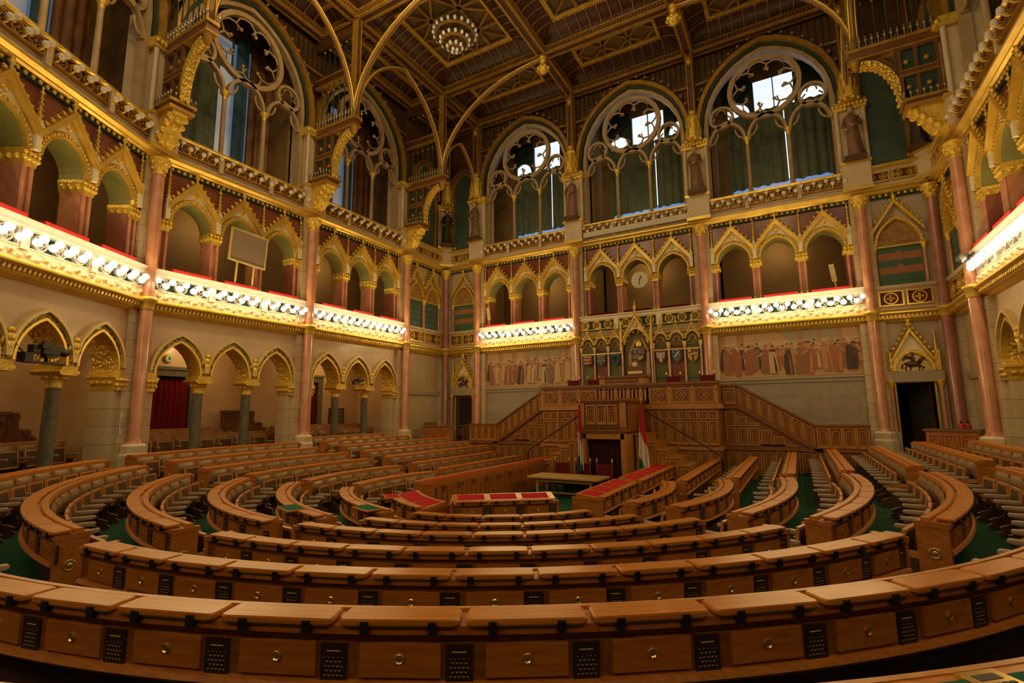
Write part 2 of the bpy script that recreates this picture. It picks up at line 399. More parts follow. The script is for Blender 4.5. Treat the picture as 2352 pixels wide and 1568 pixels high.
def b_amould(label):
    t = thing('arch_moulding', label, 'arch moulding')
    m = MB(); band(m, 0, .60, 2.83, .93, .06, .22, .36); obj('inner_bead', m, GOLDS, t)
    m = MB(); band(m, 0, .66, 2.83, .99, .13, .25, .32)
    obj('foliage_band', m, [AMB], t)
    m = MB(); band(m, 0, .72, 2.9, 1.05, .07, .17, .32)
    obj('hood_mould', m, CRMG, t)
    return t
def b_corbel(label):
    t = thing('corbel_figure', label, 'ornament')
    m = MB(); m.ball((0, .2, 3.42), .075, 8, 6); m.ball((0, .2, 3.27), .1, 8, 6, 0, None, (.9, .8, 1.2)); m.tube([(0, .2, 3.2), (.02, .24, 3.0), (0, .27, 2.9)], .06, 6, 0, None, [.08, .06, .02])
    for sx in (-1, 1): m.tube([(0, .22, 3.3), (sx*.12, .22, 3.26), (sx*.15, .22, 3.12)], .035, 6)
    obj('body', m, GOLD, t)
    m = MB()
    for i in range(7): m.ball((.1*sin(i*2.1), .28, 3.08-.03*i), .06, 6, 4)
    obj('foliage', m, GOLDR, t)
    return t
AMB = mk('gilded_foliage_on_green', c_(.04, .075, .045), c_(.78, .55, .15), .4, .3, scale=17., bump=.6, bscale=17., detail=1.)
CRMG = mk('cream_gold_moulding', c_(.66, .48, .16), c_(.78, .60, .28), .4, .2, scale=3.)
def b_cornice_low(hl):
    def f(label):
        t = thing('cornice', label, 'cornice')
        m = MB(); sweepx(m, -hl, hl, [(.34, 4.47), (.22, 4.49), (.16, 4.56), (.08, 4.60), (.08, 4.63), (.34, 4.63)]); sweepx(m, -hl, hl, [(.34, 4.71), (0, 4.71), (-.06, 4.76), (-.06, 4.80), (.02, 4.86), (.34, 4.86)]); obj('moulding', m, GOLDS, t)
        m = MB(); n = int(hl*2/.11)
        m.box(-hl, hl, .08, .3, 4.63, 4.71, 1)
        for i in range(n):
            x = -hl+.055+i*2*hl/n; m.box(-.03, .03, .02, .1, -.05, .05, 0, T_((x, 0, 4.67)) @ RY(28))
        obj('rope_moulding', m, [GOLD, OGOLD], t)
        return t
    return f
def tracery(m, x0, x1, z0, z1, n, y0, y1, mi=0):
    rectframe(m, x0, x1, z0, z1, .035, y0, y1, mi)
    p = (x1-x0-.07)/n; r = min(p/2, (z1-z0)/2-.03)
    for i in range(n):
        cx = x0+.035+p*(i+.5); cz = (z0+z1)/2
        ring2(m, cx, cz, r*.82, r, y0+.01, y1, mi, 14)
        for k in range(4):
            a = k*pi/2; ring2(m, cx+r*.42*cos(a), cz+r*.42*sin(a), r*.24, r*.36, y0+.02, y1, mi, 8)
        m.ball((cx, y0+.02, cz), r*.2, 6, 4, mi)
def b_balus(hl, lit, cus, lamps=True):
    def f(label):
        t = thing('gallery_balustrade', label, 'balustrade')
        if lit:
            m = MB(); m.box(-hl, hl, .08, .3, 4.86, 5.17)
            for i in range(int(hl*2/.2)): m.ball((-hl+.1+.2*i, .08, 4.96+.06*(i % 2)), .07, 7, 4)
            obj('scroll_panel', m, WHG, t)
        m = MB(); m.box(-hl, hl, .16, .3, 5.12, 5.6); obj('back_panel', m, FTL, t)
        for k in (-1, 0, 1):
            w = hl*2/3
            m = MB(); tracery(m, k*w-w/2+.1, k*w+w/2-.1, 5.14, 5.56, 3, .07, .16); obj('tracery_panel', m, GOLDS if not lit else CRM2, t)
        m = MB(); sweepx(m, -hl, hl, [(.42, 5.56), (.06, 5.56), (.03, 5.6), (.03, 5.66), (-.04, 5.71), (-.04, 5.75), (.42, 5.75)])
        for x in (-hl/3, hl/3): m.box(x-.09, x+.09, .03, .2, 5.1, 5.58)
        obj('rail', m, CRM2, t)
        for k in (-1, 0, 1):
            m = MB(); m.box(k*1.52-.56, k*1.52+.56, -.035, .42, 5.75, 5.845); obj('cushion', m, cus, t, ID, .015)
        if lamps:
            m = MB(); m.ball((0, 0, 0), .092, 12, 8); me = m.mesh('lamp_globe', LAMP)
            n = int((hl*2-.4)/.36)
            for i in range(n+1):
                x = -hl+.2+i*(2*hl-.4)/n
                linkobj('lamp_globe', me, t, T_((x, -.04, 5.43)))
                if i < n: linkobj('lamp_globe', me, t, T_((x+(hl-.2)/n, -.09, 5.28)))
        return t
    return f
FTL = mk('dark_green_backing', c_(.02, .055, .035), None, .6)
CRM2 = mk('ivory_gilt', c_(.86, .80, .64), c_(.86, .72, .42), .4, .1, scale=10.)
def b_cornice_up(hl):
    def f(label):
        t = thing('cornice', label, 'cornice')
        m = MB(); sweepx(m, -hl, hl, [(.4, 8.96), (.16, 8.96), (.10, 9.0), (.10, 9.04), (0, 9.10), (0, 9.16), (.06, 9.2), (.4, 9.2)]); obj('moulding', m, GOLDS, t)
        m = MB(); m.box(-hl, hl, .22, .35, 8.83, 8.96, 1); n = int(hl*2/.17)
        for i in range(n): m.ball((-hl+(i+.5)*2*hl/n, .2, 8.9), .055, 6, 4, 0, None, (1, .8, 1))
        obj('dentil_band', m, [GOLD, FTL], t)
        return t
    return f
def b_attic(hl):
    def f(label):
        t = thing('attic_balustrade', label, 'balustrade')
        m = MB(); sweepx(m, -hl, hl, [(.4, 9.2), (.12, 9.2), (.12, 9.3), (.2, 9.36), (.4, 9.36)]); m.box(-hl, hl, .18, .4, 9.36, 9.86)
        for x in (-hl, -hl/3, hl/3, hl): m.box(x-.07, x+.07, .04, .2, 9.3, 9.86)
        obj('stone_parapet', m, STP, t)
        for k in (-1, 0, 1):
            w = hl*2/3
            m = MB(); tracery(m, k*w-w/2+.09, k*w+w/2-.09, 9.44, 9.82, 4, .06, .18); obj('tracery_panel', m, OGOLD, t)
        m = MB(); sweepx(m, -hl, hl, [(.45, 9.84), (.06, 9.84), (0, 9.88), (0, 9.93), (.45, 9.95)]); obj('rail', m, GOLDS, t)
        m = MB(); m.ball((0, 0, -.02), .075, 9, 6); m.tube([(0, .2, -.16), (0, .08, -.14), (0, 0, -.07)], .02, 5, 1); me = m.mesh('lamp_globe', [LAMPU, GOLDS])
        n = int((hl*2-.3)/.36)
        for i in range(n+1):
            x = -hl+.15+i*(2*hl-.3)/n
            linkobj('lamp_globe', me, t, T_((x, -.06, 9.76)))
            if i < n: linkobj('lamp_globe', me, t, T_((x+(hl-.15)/n, -.12, 9.60)))
        return t
    return f
WN = [0]
def window(M, hl, desc, glass_x, gl_z, curtains, blue):
    WN[0] += 1
    m = MB(); band(m, 0, 2.12, 13.2, 2.62, .14, .34, .62, 0, 9.95); w = obj('window_%d' % WN[0], m, STPW, None, M); w['kind'] = 'structure'
    w['label'] = 'tall pointed tracery window ' + desc
    m = MB(); band(m, 0, 2.30, 13.15, 2.82, .10, .24, .5, 1, 12.5); band(m, 0, 2.40, 13.15, 2.95, .16, .1, .5, 0, 12.5); obj('arch_frame', m, [OGOLD, DGR], w)
    for i, x in enumerate((-.72, .72)):
        m = MB(); m.lathe([(.13, 9.95), (.13, 10.1), (.075, 10.18), (.07, 12.1)], 10, 0, T_((x, .48, 0))); mu = obj('mullion', m, STPW, w)
        m = MB(); m.lathe([(.075, 12.08), (.08, 12.14), (.08, 12.2), (.15, 12.3), (.15, 12.36)], 10, 0, T_((x, .48, 0))); obj('capital', m, GOLD, mu)
    m = MB()
    for x in (-1.44, 0, 1.44):
        band(m, x, .60, 12.34, .78, .1, .38, .56)
        for sx in (-1, 1):
            A = [(x+sx*(.62-.3*sin(a)), 12.4+.45*(1-cos(a))) for a in (0, .4, .8, 1.2, 1.5)]
            m.tube([(p, .47, q) for p, q in A], .04, 6)
    ring2(m, 0, 14.32, 1.15, 1.32, .38, .56, 0, 28)
    for k in range(8):
        a = 2*pi*k/8+.2
        c = (.78*cos(a), 14.32+.78*sin(a))
        P = [(c[0]+.36*cos(a+b), .47, c[1]+.36*sin(a+b)) for b in (-2.0, -1.3, -.6, 0, .6, 1.3, 2.0)]
        m.tube(P, .035, 6)
        m.ball((P[0][0], .45, P[0][2]), .07, 6, 4)
    for sx in (-1, 1):
        ring2(m, sx*1.60, 13.45, .38, .48, .38, .56, 0, 20)
        for k in range(3):
            a = 2*pi*k/3+pi/2; P = [(sx*1.60+.2*cos(a)+.17*cos(a+b), .47, 13.45+.2*sin(a)+.17*sin(a+b)) for b in (-1.8, -.9, 0, .9, 1.8)]
            m.tube(P, .03, 6)
    obj('tracery', m, STPW, w)
    # wall around it
    nm = 'wall_back' if M == M.Identity(4) else 'wall_upper'
    m = MB(); m.box(-hl, -2.2, .4, .95, 9.2, 13.2); m.box(2.2, hl, .4, .95, 9.2, 13.2); m.box(-2.2, 2.2, .42, .95, 9.2, 9.95); struct('wall_'+desc_side(desc), m, STP, M)
    m = MB(); archwall(m, -hl, hl, 13.2, 16.95, [(0, 2.26, 13.2, 2.75)], .42, .95)
    struct('wall_'+desc_side(desc), m, DKW2, M)
    t = thing('spandrel_screen', 'dark slatted timber spandrel with gilt crockets over the tall window '+desc, 'screen', M)
    m = MB()
    for i in range(int(hl*2/.22)):
        x = -hl+.11+.22*i
        zb = archz(x, 2.58, 13.15, 3.15) if abs(x) < 2.58 else 13.2
        if zb < 16.2: m.tube([(x, .36, zb), (x, .36, 16.45)], .018, 5)
    obj('slatting', m, DGR, t)
    m = MB()
    for i, (x, z) in enumerate(arch(0, 2.64, 13.15, 3.28, 22)):
        if 2 < i < 20: m.ball((x, .2, z+.05), .065, 6, 4)
    for sx in (-1, 1):
        m.box(sx*2.6-.02, sx*1.75, .25, .38, 15.1, 15.18) if sx < 0 else m.box(1.75, 2.62, .25, .38, 15.1, 15.18)
    obj('crocket_band', m, OGOLD, t)
    # room behind the tracery: outer window, drapes
    m = MB(); x0, x1 = glass_x
    m.box(-3.2, x0, 2.3, 2.5, 9.5, 17); m.box(x1, 3.2, 2.3, 2.5, 9.5, 17); m.box(x0, x1, 2.3, 2.5, 9.5, 10.75); m.box(x0, x1, 2.3, 2.5, gl_z[1], 17)
    m.box(-3.2, 3.2, .95, 2.5, 9.5, 9.9); m.box(-3.3, -3.2, .9, 2.5, 9.5, 17); m.box(3.2, 3.3, .9, 2.5, 9.5, 17); m.box(-3.2, 3.2, .9, 2.5, 16.9, 17)
    struct('wall_'+desc_side(desc), m, BRN2, M)
    o = thing('outer_window', 'bright daylight window pane seen behind the tracery '+desc, 'window', M)
    m = MB(); m.box(x0, x1, 2.32, 2.36, 11.1, gl_z[1]); obj('glass_pane', m, GLASS if blue else GLDIM, o)
    m = MB(); m.box(x0, x1, 2.30, 2.34, 10.75, 11.1, 0); obj('lower_pane', m, GLBLU if blue else DRK, o)
    m = MB(); xm = (x0+x1)/2
    m.box(x0, x1, 2.2, 2.3, gl_z[0]-.06, gl_z[0]); m.box(xm-.9, xm-.75, 2.18, 2.3, gl_z[0], gl_z[1]); m.box(xm+.75, xm+.9, 2.18, 2.3, gl_z[0], gl_z[1])
    m.box(xm-.02, xm+.02, 2.24, 2.3, gl_z[0], gl_z[1])
    for sx in (-1, 1): archwall(m, xm+sx*1.45-.55, xm+sx*1.45+.55, gl_z[0]+.15, gl_z[1]+.3, [(xm+sx*1.45, .5, gl_z[0]+.15, .55)], 2.22, 2.3)
    obj('sash_frame', m, DGR, o)
    point('alcove_fill', M @ Vector((0, 1.2, 10.2)), ALC, (1., .75, .4), .1)  # unseen fill light added behind the sill to lift the dark alcove
    for (a, b, zt, mat, lab) in curtains:
        m = MB(); n = int((b-a)/.06); P = []
        for i in range(n+1):
            P.append((a+(b-a)*i/n, 2.08+.05*sin(i*1.15)+.02*sin(i*.37)))
        fr = [(x, y) for x, y in P]
        vs = [(x, y, 10.86+.05*abs(sin(i*.4))) for i, (x, y) in enumerate(fr)]+[(x, y, zt) for x, y in fr]
        m.add(vs, [(i, i+1, n+2+i, n+1+i) for i in range(n)], 0, True)
        tag(obj('curtain', m, mat, None, M), lab+' '+desc, 'curtain')
    return w
STPW = mk('tracery_stone', c_(.40, .27, .13), c_(.50, .35, .18), .5, scale=3.)
DGR = mk('dark_green_iron', c_(.02, .035, .022), c_(.03, .05, .03), .5, scale=8.)
GLDIM = emis('dim_blue_glass', (.16, .32, .55, 1), .22)
BRN2 = mk('alcove_wall', c_(.22, .13, .045), c_(.27, .16, .055), .8, scale=1.)
def desc_side(d):
    return 'back' if ('mural' in d or 'clock' in d or 'back' in d) else 'left' if 'left' in d else 'right'

NAMES = ['left', 'middle', 'right']
def upper_bay(M, hl, desc, lit=True, cus=None, lamps=True):
    cus = cus or CUSH
    place('cl%.2f' % hl, b_cornice_low(hl), M, 'gilded rope-carved cornice under the gallery of the '+desc, )
    place('bl%.2f%d' % (hl, lit), b_balus(hl, lit, cus, lamps), M, ('gilded gallery balustrade studded with two staggered rows of lit globes in the ' if lamps else 'unlit openwork gallery balustrade with dark red cushions in the ')+desc)
    m = MB(); archwall(m, -hl, hl, 7.33, 9.2, [(-1.52, .58, 7.33, .70), (0, .58, 7.33, .70), (1.52, .58, 7.33, .70)], .3, .9, 0, 1)
    m.box(-hl, -2.1, .35, .9, 5.7, 7.33); m.box(2.1, hl, .35, .9, 5.7, 7.33)
    struct('wall_'+desc_side(desc), m, [RBM, GRN], M)
    m = MB(); m.box(-hl, hl, .3, 3.2, 5.3, 5.62); struct('floor_gallery', m, BRN, M)
    m = MB(); m.box(-hl-.4, hl+.4, 3.0, 3.2, 5.6, 9.2); m.box(-hl-.4, hl+.4, .9, 3.2, 8.9, 9.2); m.box(-hl-.3, -hl-.2, .9, 3.2, 5.6, 9.2); m.box(hl+.2, hl+.3, .9, 3.2, 5.6, 9.2); struct('wall_'+desc_side(desc), m, BRN, M)
    for x, nm in ((-.76, 'left inner'), (.76, 'right inner'), (-2.26, 'left end'), (2.26, 'right end')):
        place('gp', b_gpier, M @ T_((x, 0, 0)), nm+' pink marble pier of the upper gallery arcade in the '+desc)
        place('pin', b_pinnacle, M @ T_((x, 0, 0)), nm+' crocketed gilt pinnacle of the upper gallery arcade in the '+desc)
    for i, x in enumerate((-1.52, 0, 1.52)):
        place('gab', b_gable, M @ T_((x, 0, 0)), 'gilded crocketed gable over the '+NAMES[i]+' upper gallery arch of the '+desc)
    place('cu%.2f' % hl, b_cornice_up(hl), M, 'gilded upper cornice with bead and green band above the gallery of the '+desc)
    place('at%.2f' % hl, b_attic(hl), M, 'parapet with unlit opal globes below the tall window of the '+desc)
def lower_arcade(M, hl, desc):
    m = MB(); archwall(m, -2.63, 2.63, 2.83, 4.6, [(-1.56, .62, 2.83, .95), (0, .62, 2.83, .95), (1.56, .62, 2.83, .95)], .3, .95, 0, 1)
    if hl > 2.63: m.box(-hl, -2.63, .3, .95, 0, 4.6); m.box(2.63, hl, .3, .95, 0, 4.6)
    struct('wall_'+desc_side(desc), m, [PLA, GOLDR], M)
    m = MB(); m.box(-hl-1, hl+1, 3.0, 3.2, 0, 4.7); struct('wall_'+desc_side(desc), m, PLA, M)
    m = MB(); m.box(-hl-.6, hl+.6, .9, 3.2, 4.45, 4.7); struct('ceiling_arcade', m, PLA, M)
    if 'far' in desc: m = MB(); e = (1 if 'left' in desc else -1)*(hl+.1); m.box(e-.08, e+.08, .9, 3.2, 0, 4.7); struct('wall_'+desc_side(desc), m, PLA, M)
    for x, nm in ((-.78, 'left'), (.78, 'right')):
        place('ac', b_acol, M @ T_((x, 0, 0)), nm+' grey marble arcade column with gilt capital in the '+desc)
        place('cf', b_corbel, M @ T_((x, 0, 0)), 'gilded foliage bracket above the '+nm+' arcade column of the '+desc)
    for x, nm in ((-2.4, 'left'), (2.4, 'right')):
        place('ap', b_apier, M @ T_((x, 0, 0)), nm+' stone end pier of the ground arcade in the '+desc)
    for i, x in enumerate((-1.56, 0, 1.56)):
        place('am', b_amould, M @ T_((x, 0, 0)), 'gilt foliage moulding around the '+NAMES[i]+' ground arcade arch of the '+desc)

BAYS = {}
BAYS['LF'] = (T_((-XW, 14.785, 0)) @ RZ(90), 2.645, 'far left bay')
BAYS['LM'] = (T_((-XW, 9.49, 0)) @ RZ(90), 2.645, 'middle left bay')
BAYS['LN'] = (T_((-8.56, 4.54, 0)) @ RZ(119.6), 2.645, 'nearest left bay')
BAYS['B1'] = (T_((-5.3155, YB, 0)), 2.63, 'left mural bay')
BAYS['B2'] = (T_((0, YB, 0)), 2.685, 'clock bay')
BAYS['B3'] = (T_((5.3155, YB, 0)), 2.63, 'right mural bay')
BAYS['RF'] = (T_((XW, 14.785, 0)) @ RZ(-90), 2.645, 'far right bay')
for k, (M, hl, d) in BAYS.items():
    upper_bay(M, hl, d, k != 'B2', CUSHD if k == 'B2' else None, k != 'B2')
    if k[0] in 'LR': lower_arcade(M, hl, d)
    dd = 'of the '+d
    if k[0] == 'B':
        window(M, hl, dd, (-1.5, 2.15), (14.25, 15.75), [(-1.55, .62, 14.25, CTEA, 'long teal drape over the left of the outer window'), (.66, 2.15, 14.25, CTEA, 'long teal drape over the right of the outer window')], True)
    elif k[0] == 'L':
        window(M, hl, dd, (-1.2, 2.1), (14.6, 15.75), [(-1.3, -.1, 15.2, CTEA, 'dark teal drape hanging at the left of the outer window'), (.5, 1.0, 16, CBLU, 'narrow sheet coloured as blue-lit wall behind the tracery'), (1.05, 2.2, 15.9, MAHO, 'brown sheet standing for the wall behind the right light')], False)  # blue sheet paints the daylight tint, brown sheet stands in for wall
    else:
        window(M, hl, dd, (-1.5, 1.5), (14.25, 15.75), [(-1.55, 1.5, 15.9, CBLU, 'blue drapes drawn behind the tracery')], False)

COLS = {'A': (-XW, 6.84, 105, 'nearest left wall column'), 'B': (-XW, 12.14, 90, 'left wall column between the middle and far arcade bays'),
        'C': (-XW, 17.43, 90, 'left wall column at the far end of the arcade'), 'D': (-XW, YB, 45, 'dark corner column where left and back walls meet'),
        'E': (-7.946, YB, 0, 'back wall column left of the left mural'), 'F': (-2.685, YB, 0, 'back wall column between the left mural and the shields'),
        'G': (2.685, YB, 0, 'back wall column between the shields and the right mural'), 'H': (7.946, YB, 0, 'back wall column right of the right mural'),
        'I': (XW, YB, -45, 'dark corner column where right and back walls meet'), 'J': (XW, 17.43, -90, 'right wall column at the far end of the lit gallery')}
for k, (x, y, r, d) in COLS.items():
    M = T_((x, y, 0)) @ RZ(r)
    t = place('wc', b_wall_column, M, 'tall pink marble '+d)
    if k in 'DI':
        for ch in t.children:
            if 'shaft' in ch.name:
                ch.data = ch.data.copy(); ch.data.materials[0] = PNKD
    place('wp', b_pier, M, 'stone pier standing above the '+d.replace('column', 'shaft'))
# ------------------------------------------------------------------ corner bays
def quatre_panel(t, x0, x1, z0, z1, n, y0=.1, y1=.3):
    w = (x1-x0)/n
    for i in range(n):
        a, b = x0+i*w+.03, x0+(i+1)*w-.03
        m = MB(); m.box(a, b, y0+.06, y1, z0, z1, 1); rectframe(m, a, b, z0, z1, .05, y0, y1, 0)
        cx, cz = (a+b)/2, (z0+z1)/2; q = max(1, round((b-a)/(z1-z0)))
        for j in range(q):
            c = a+(b-a)*(j+.5)/q; r = min((b-a)/q, z1-z0)/2-.06
            ring2(m, c, cz, r*.82, r, y0+.02, y1, 0, 16)
            for k in range(4): m.ball((c+r*.4*cos(k*pi/2), y0+.05, cz+r*.4*sin(k*pi/2)), r*.26, 8, 4, 0)
            m.ball((c, y0+.04, cz), r*.25, 8, 4, 0)
        obj('quatrefoil_panel', m, [GOLDS, QRED], t)
QRED = mk('oxblood_field', c_(.10, .015, .012), None, .6)
ORN = mk('painted_orange', c_(.34, .13, .045), c_(.40, .16, .06), .6, scale=6.)
PGRN = mk('painted_green', c_(.05, .12, .055), c_(.07, .15, .075), .6, scale=12.)
PBLU = mk('painted_blue_green', c_(.06, .13, .12), c_(.085, .16, .145), .6, scale=12.)
POCH = mk('painted_ochre_flowers', c_(.34, .24, .05), c_(.30, .09, .04), .6, scale=7., detail=1.)
def corner_bay(M, hl, n, desc, door=None, pan=0):
    m = MB(); m.box(-hl, hl, .35, .8, 0, 9.2) if door is None else archwall(m, -hl, hl, 0, 9.2, [(0, .5, 2.47, .001)], .35, .8)
    struct('wall_'+desc_side(desc), m, STPL if door is None else STPD, M)
    if door is None:
        m = MB(); sweepx(m, -hl, hl, [(.36, 2.5), (.28, 2.52), (.26, 2.68), (.30, 2.72), (.36, 2.74)]); struct('trim_'+desc_side(desc), m, GRS2, M)
    place('cl%.2f' % hl, b_cornice_low(hl), M, 'gilded rope-carved cornice of the '+desc)
    place('cu%.2f' % hl, b_cornice_up(hl), M, 'gilded upper cornice with bead band of the '+desc)
    t = thing('parapet_panel', 'gilded quatrefoil parapet under the painted blind niches of the '+desc, 'panel', M)
    m = MB(); m.box(-hl, hl, .18, .36, 4.9, 5.6); sweepx(m, -hl, hl, [(.36, 5.6), (.12, 5.6), (.08, 5.66), (.08, 5.72), (.36, 5.74)]); obj('stone_back', m, STP, t)
    quatre_panel(t, -hl+.2, hl-.2, 5.02, 5.54, 2)
    w = (2*hl-.5)/n
    for i in range(n):
        cx = -hl+.25+w*(i+.5); h = w/2-.12
        nm = '' if n == 1 else (' left' if i == 0 else ' right')
        t = thing('blind_niche', 'painted'+nm+' blind niche with gilt pointed gable in the '+desc, 'niche', M @ T_((cx, 0, 0)))
        m = MB(); m.box(-h, h, .30, .34, 5.74, 7.1, 0)
        for k in range(5 if pan == 0 else 9):
            n_ = 5 if pan == 0 else 9
            z0 = 5.9+k*1.2/n_
            m.box(-h, h, .285, .31, z0, z0+1.2/n_, 1 if k % 2 else 0); 
            if k % 2 == 1: m.box(-.07, .07, .28, .30, z0+.02, z0+1.2/n_+.07, 1)
        obj('painted_panel', m, [PGRN if pan == 0 else PBLU, ORN if pan == 0 else TEAL], t)
        m = MB(); A = arch(0, h, 7.15, h*1.5); m.prism(A, .29, .33); obj('tympanum', m, POCH, t)
        m = MB(); m.box(-h, h, .2, .32, 7.06, 7.12, 0); obj('transom', m, GOLDS, t)
        m = MB(); band(m, 0, h, 7.12, h*1.5, .07, .14, .33); 
        for x, z in arch(0, h+.04, 7.12, h*1.56, 16): m.ball((x, .14, z), .03, 5, 3)
        obj('archivolt', m, GOLD, t)
        m = MB()
        for sx in (-1, 1):
            m.prism([(0, 8.56), (sx*(h+.14), 7.5), (sx*(h+.14), 7.62), (0, 8.72)], .12, .3)
            for k in range(6):
                f = .08+.16*k; m.ball((sx*((h+.14)*f+.04), .16, 8.72-1.1*f+.05), .055, 6, 4)
        m.lathe([(.03, 8.66), (.08, 8.82), (.03, 8.9), (.01, 9.04)], 6, 0, T_((0, .16, 0)))
        obj('gable', m, GOLD, t)
        for sx in (-1, 1):
            m = MB(); m.lathe([(.07, 5.74), (.05, 5.8), (.05, 6.9)], 8, 0, T_((sx*(h+.08), .24, 0))); cc = obj('colonnette', m, PNK, t)
            m = MB(); m.lathe([(.05, 6.88), (.11, 7.1), (.11, 7.14)], 8, 0, T_((sx*(h+.08), .24, 0))); obj('capital', m, GOLD, cc)
    # attic: blind teal panel with pointed head
    m = MB(); m.box(-hl, hl, .3, .9, 9.2, 17); struct('wall_'+desc_side(desc), m, DKW2, M)
    t = thing('blind_window', 'blind teal panel in a timber pointed frame above the '+desc, 'panel', M)
    h = min(hl-.4, .62)
    m = MB(); m.box(-h, h, .2, .31, 9.95, 13.3); m.prism(arch(0, h, 13.3, h*1.35), .2, .31); obj('teal_field', m, TEAL, t)
    m = MB(); band(m, 0, h, 13.3, h*1.35, .16, .1, .32, 0, 9.95); band(m, 0, h+.26, 13.3, h*1.7, .08, .05, .32, 0, 12.6); obj('frame', m, OGOLD, t)
    t = thing('attic_parapet', 'quatrefoil parapet below the blind teal panel above the '+desc, 'panel', M)
    m = MB(); m.box(-hl, hl, .15, .34, 9.2, 9.9); obj('stone_back', m, STP, t)
    quatre_panel(t, -hl+.2, hl-.2, 9.36, 9.74, 2, .06, .2)
    m = MB(); sweepx(m, -hl, hl, [(.4, 9.86), (.06, 9.86), (0, 9.9), (0, 9.96), (.4, 9.98)]); obj('rail', m, GOLDS, t)
    if door is not None:
        t = thing('door_surround', 'stone doorway with a gilded crocketed gable and mounted rider relief in the '+desc, 'doorway', M)
        m = MB()
        for sx in (-1, 1): m.box(sx*.62-.1, sx*.62+.1, .1, .36, 0, .9); m.box(sx*.72-.06, sx*.72+.06, .2, .36, .9, 2.8)
        m.box(-.76, .76, .16, .36, 2.5, 2.84); obj('stone_frame', m, GRS2, t)
        m = MB(); rectframe(m, -.54, .54, -.1, 2.54, .045, .24, .34)
        for sx in (-1, 1):
            for k in range(24): m.ball((sx*.52, .24, .2+.095*k), .026, 5, 3)
        obj('gilt_bead', m, GOLDS, t)
        for sx in (-1, 1):
            m = MB(); m.lathe([(.06, .9), (.05, 2.3)], 8, 0, T_((sx*.64, .14, 0))); cc = obj('colonnette', m, PNK, t)
            m = MB(); m.lathe([(.055, 2.28), (.06, 2.32), (.12, 2.5), (.12, 2.54)], 8, 0, T_((sx*.64, .14, 0))); obj('capital', m, GOLD, cc)
        m = MB(); m.prism([(-.66, 2.84), (.66, 2.84), (.5, 3.3), (0, 4.2), (-.5, 3.3)], .26, .34); obj('gable_field', m, CRM, t)
        m = MB(); band(m, 0, .48, 2.84, .62, .1, .14, .3); m.box(-.7, -.56, .14, .3, 2.84, 3.5); m.box(.56, .7, .14, .3, 2.84, 3.5)
        for sx in (-1, 1):
            m.prism([(0, 4.12), (sx*.58, 3.1), (sx*.58, 3.22), (0, 4.26)], .12, .3)
            for k in range(6): f = .08+.155*k; m.ball((sx*(.58*f+.06), .18, 4.26-1.04*f+.06), .07, 6, 4)
            m.lathe([(.07, 3.5), (.05, 3.56), (.06, 3.7), (.035, 3.78), (.05, 3.9), (.02, 4.0), (.05, 4.08), (.01, 4.2)], 6, 0, T_((sx*.63, .22, 0)))
        m.lathe([(.04, 4.2), (.05, 4.3), (.14, 4.38), (.05, 4.44), (.09, 4.52), (.02, 4.6)], 8, 0, T_((0, .2, 0)))
        obj('gilt_gable', m, GOLD, t)
        m = MB(); m.prism(arch(0, .47, 2.86, .6), .24, .28); obj('tympanum', m, CRMG, t)
        m = MB(); B = lambda *a: m.ball(*a)     # rider on horseback in relief
        m.ball((0, .2, 3.08), .13, 8, 5, 0, None, (1.5, .5, .75)); m.tube([(.16, .2, 3.12), (.25, .2, 3.27), (.33, .2, 3.24)], .05, 6, 0, None, [.07, .05, .03])
        for x, dx in ((-.16, -.05), (-.1, .04), (.12, .05), (.17, .12)): m.tube([(x, .2, 3.03), (x+dx, .2, 2.95), (x+dx*.4, .2, 2.87)], .022, 5)
        m.tube([(-.18, .2, 3.12), (-.28, .2, 3.05), (-.29, .2, 2.93)], .025, 5)
        m.tube([(0, .18, 3.15), (.01, .18, 3.3)], .05, 6); m.ball((.015, .18, 3.37), .045, 6, 4); m.tube([(-.02, .17, 3.27), (-.16, .17, 3.33), (-.25, .17, 3.2)], .05, 5, 0, None, [.03, .06, .02])
        obj('rider_relief', m, BRZ, t)
STPL = stone('sandstone_panels', c_(.56, .42, .22), c_(.62, .47, .26), c_(.45, .33, .18), 1.4, .8)
STPD = mk('warm_grey_stone', c_(.45, .36, .25), c_(.52, .42, .30), .5, scale=2.)
GRS2 = mk('grey_stone', c_(.36, .30, .20), c_(.42, .35, .24), .5, scale=2.)
corner_bay(T_((-XW, 18.915, 0)) @ RZ(90), 1.485, 2, 'left corner bay', None, 1)
corner_bay(T_((-8.906, YB, 0)), .96, 1, 'back wall end with the closed door', 'closed')
corner_bay(T_((8.906, YB, 0)), .96, 1, 'back wall end with the open door', 'open')
corner_bay(T_((XW, 18.915, 0)) @ RZ(-90), 1.485, 2, 'right corner bay', None, 1)
# doors
M = T_((-8.906, YB, 0))
m = MB(); rectframe(m, -.5, .5, -.3, 2.46, .1, .4, .48); m.box(-.4, .4, .42, .47, .95, 1.05); m.box(-.03, .03, .42, .47, -.3, .95)
for x in (-.2, .2):
    for z in (-.1, .45): m.box(x-.15, x+.15, .41, .45, z+.05, z+.43)
d = obj('door_1', m, MAHO, None, M); d['kind'] = 'structure'
m = MB(); m.box(-.4, .4, .44, .46, 1.05, 2.36); obj('dark_glass_pane', m, DRK, d)
m = MB(); m.tube([(.44, .38, 1.0), (.44, .34, 1.0), (.34, .34, 1.0)], .014, 6); obj('handle', m, BRS, d)
M = T_((8.906, YB, 0))
m = MB(); m.box(-1.5, 1.5, 2.4, 2.5, -1, 3); m.box(-1.5, -.6, .8, 2.5, -1, 3); m.box(.6, 1.5, .8, 2.5, -1, 3); m.box(-1.5, 1.5, .8, 2.5, 2.6, 3); struct('wall_lobby', m, DRK, M)
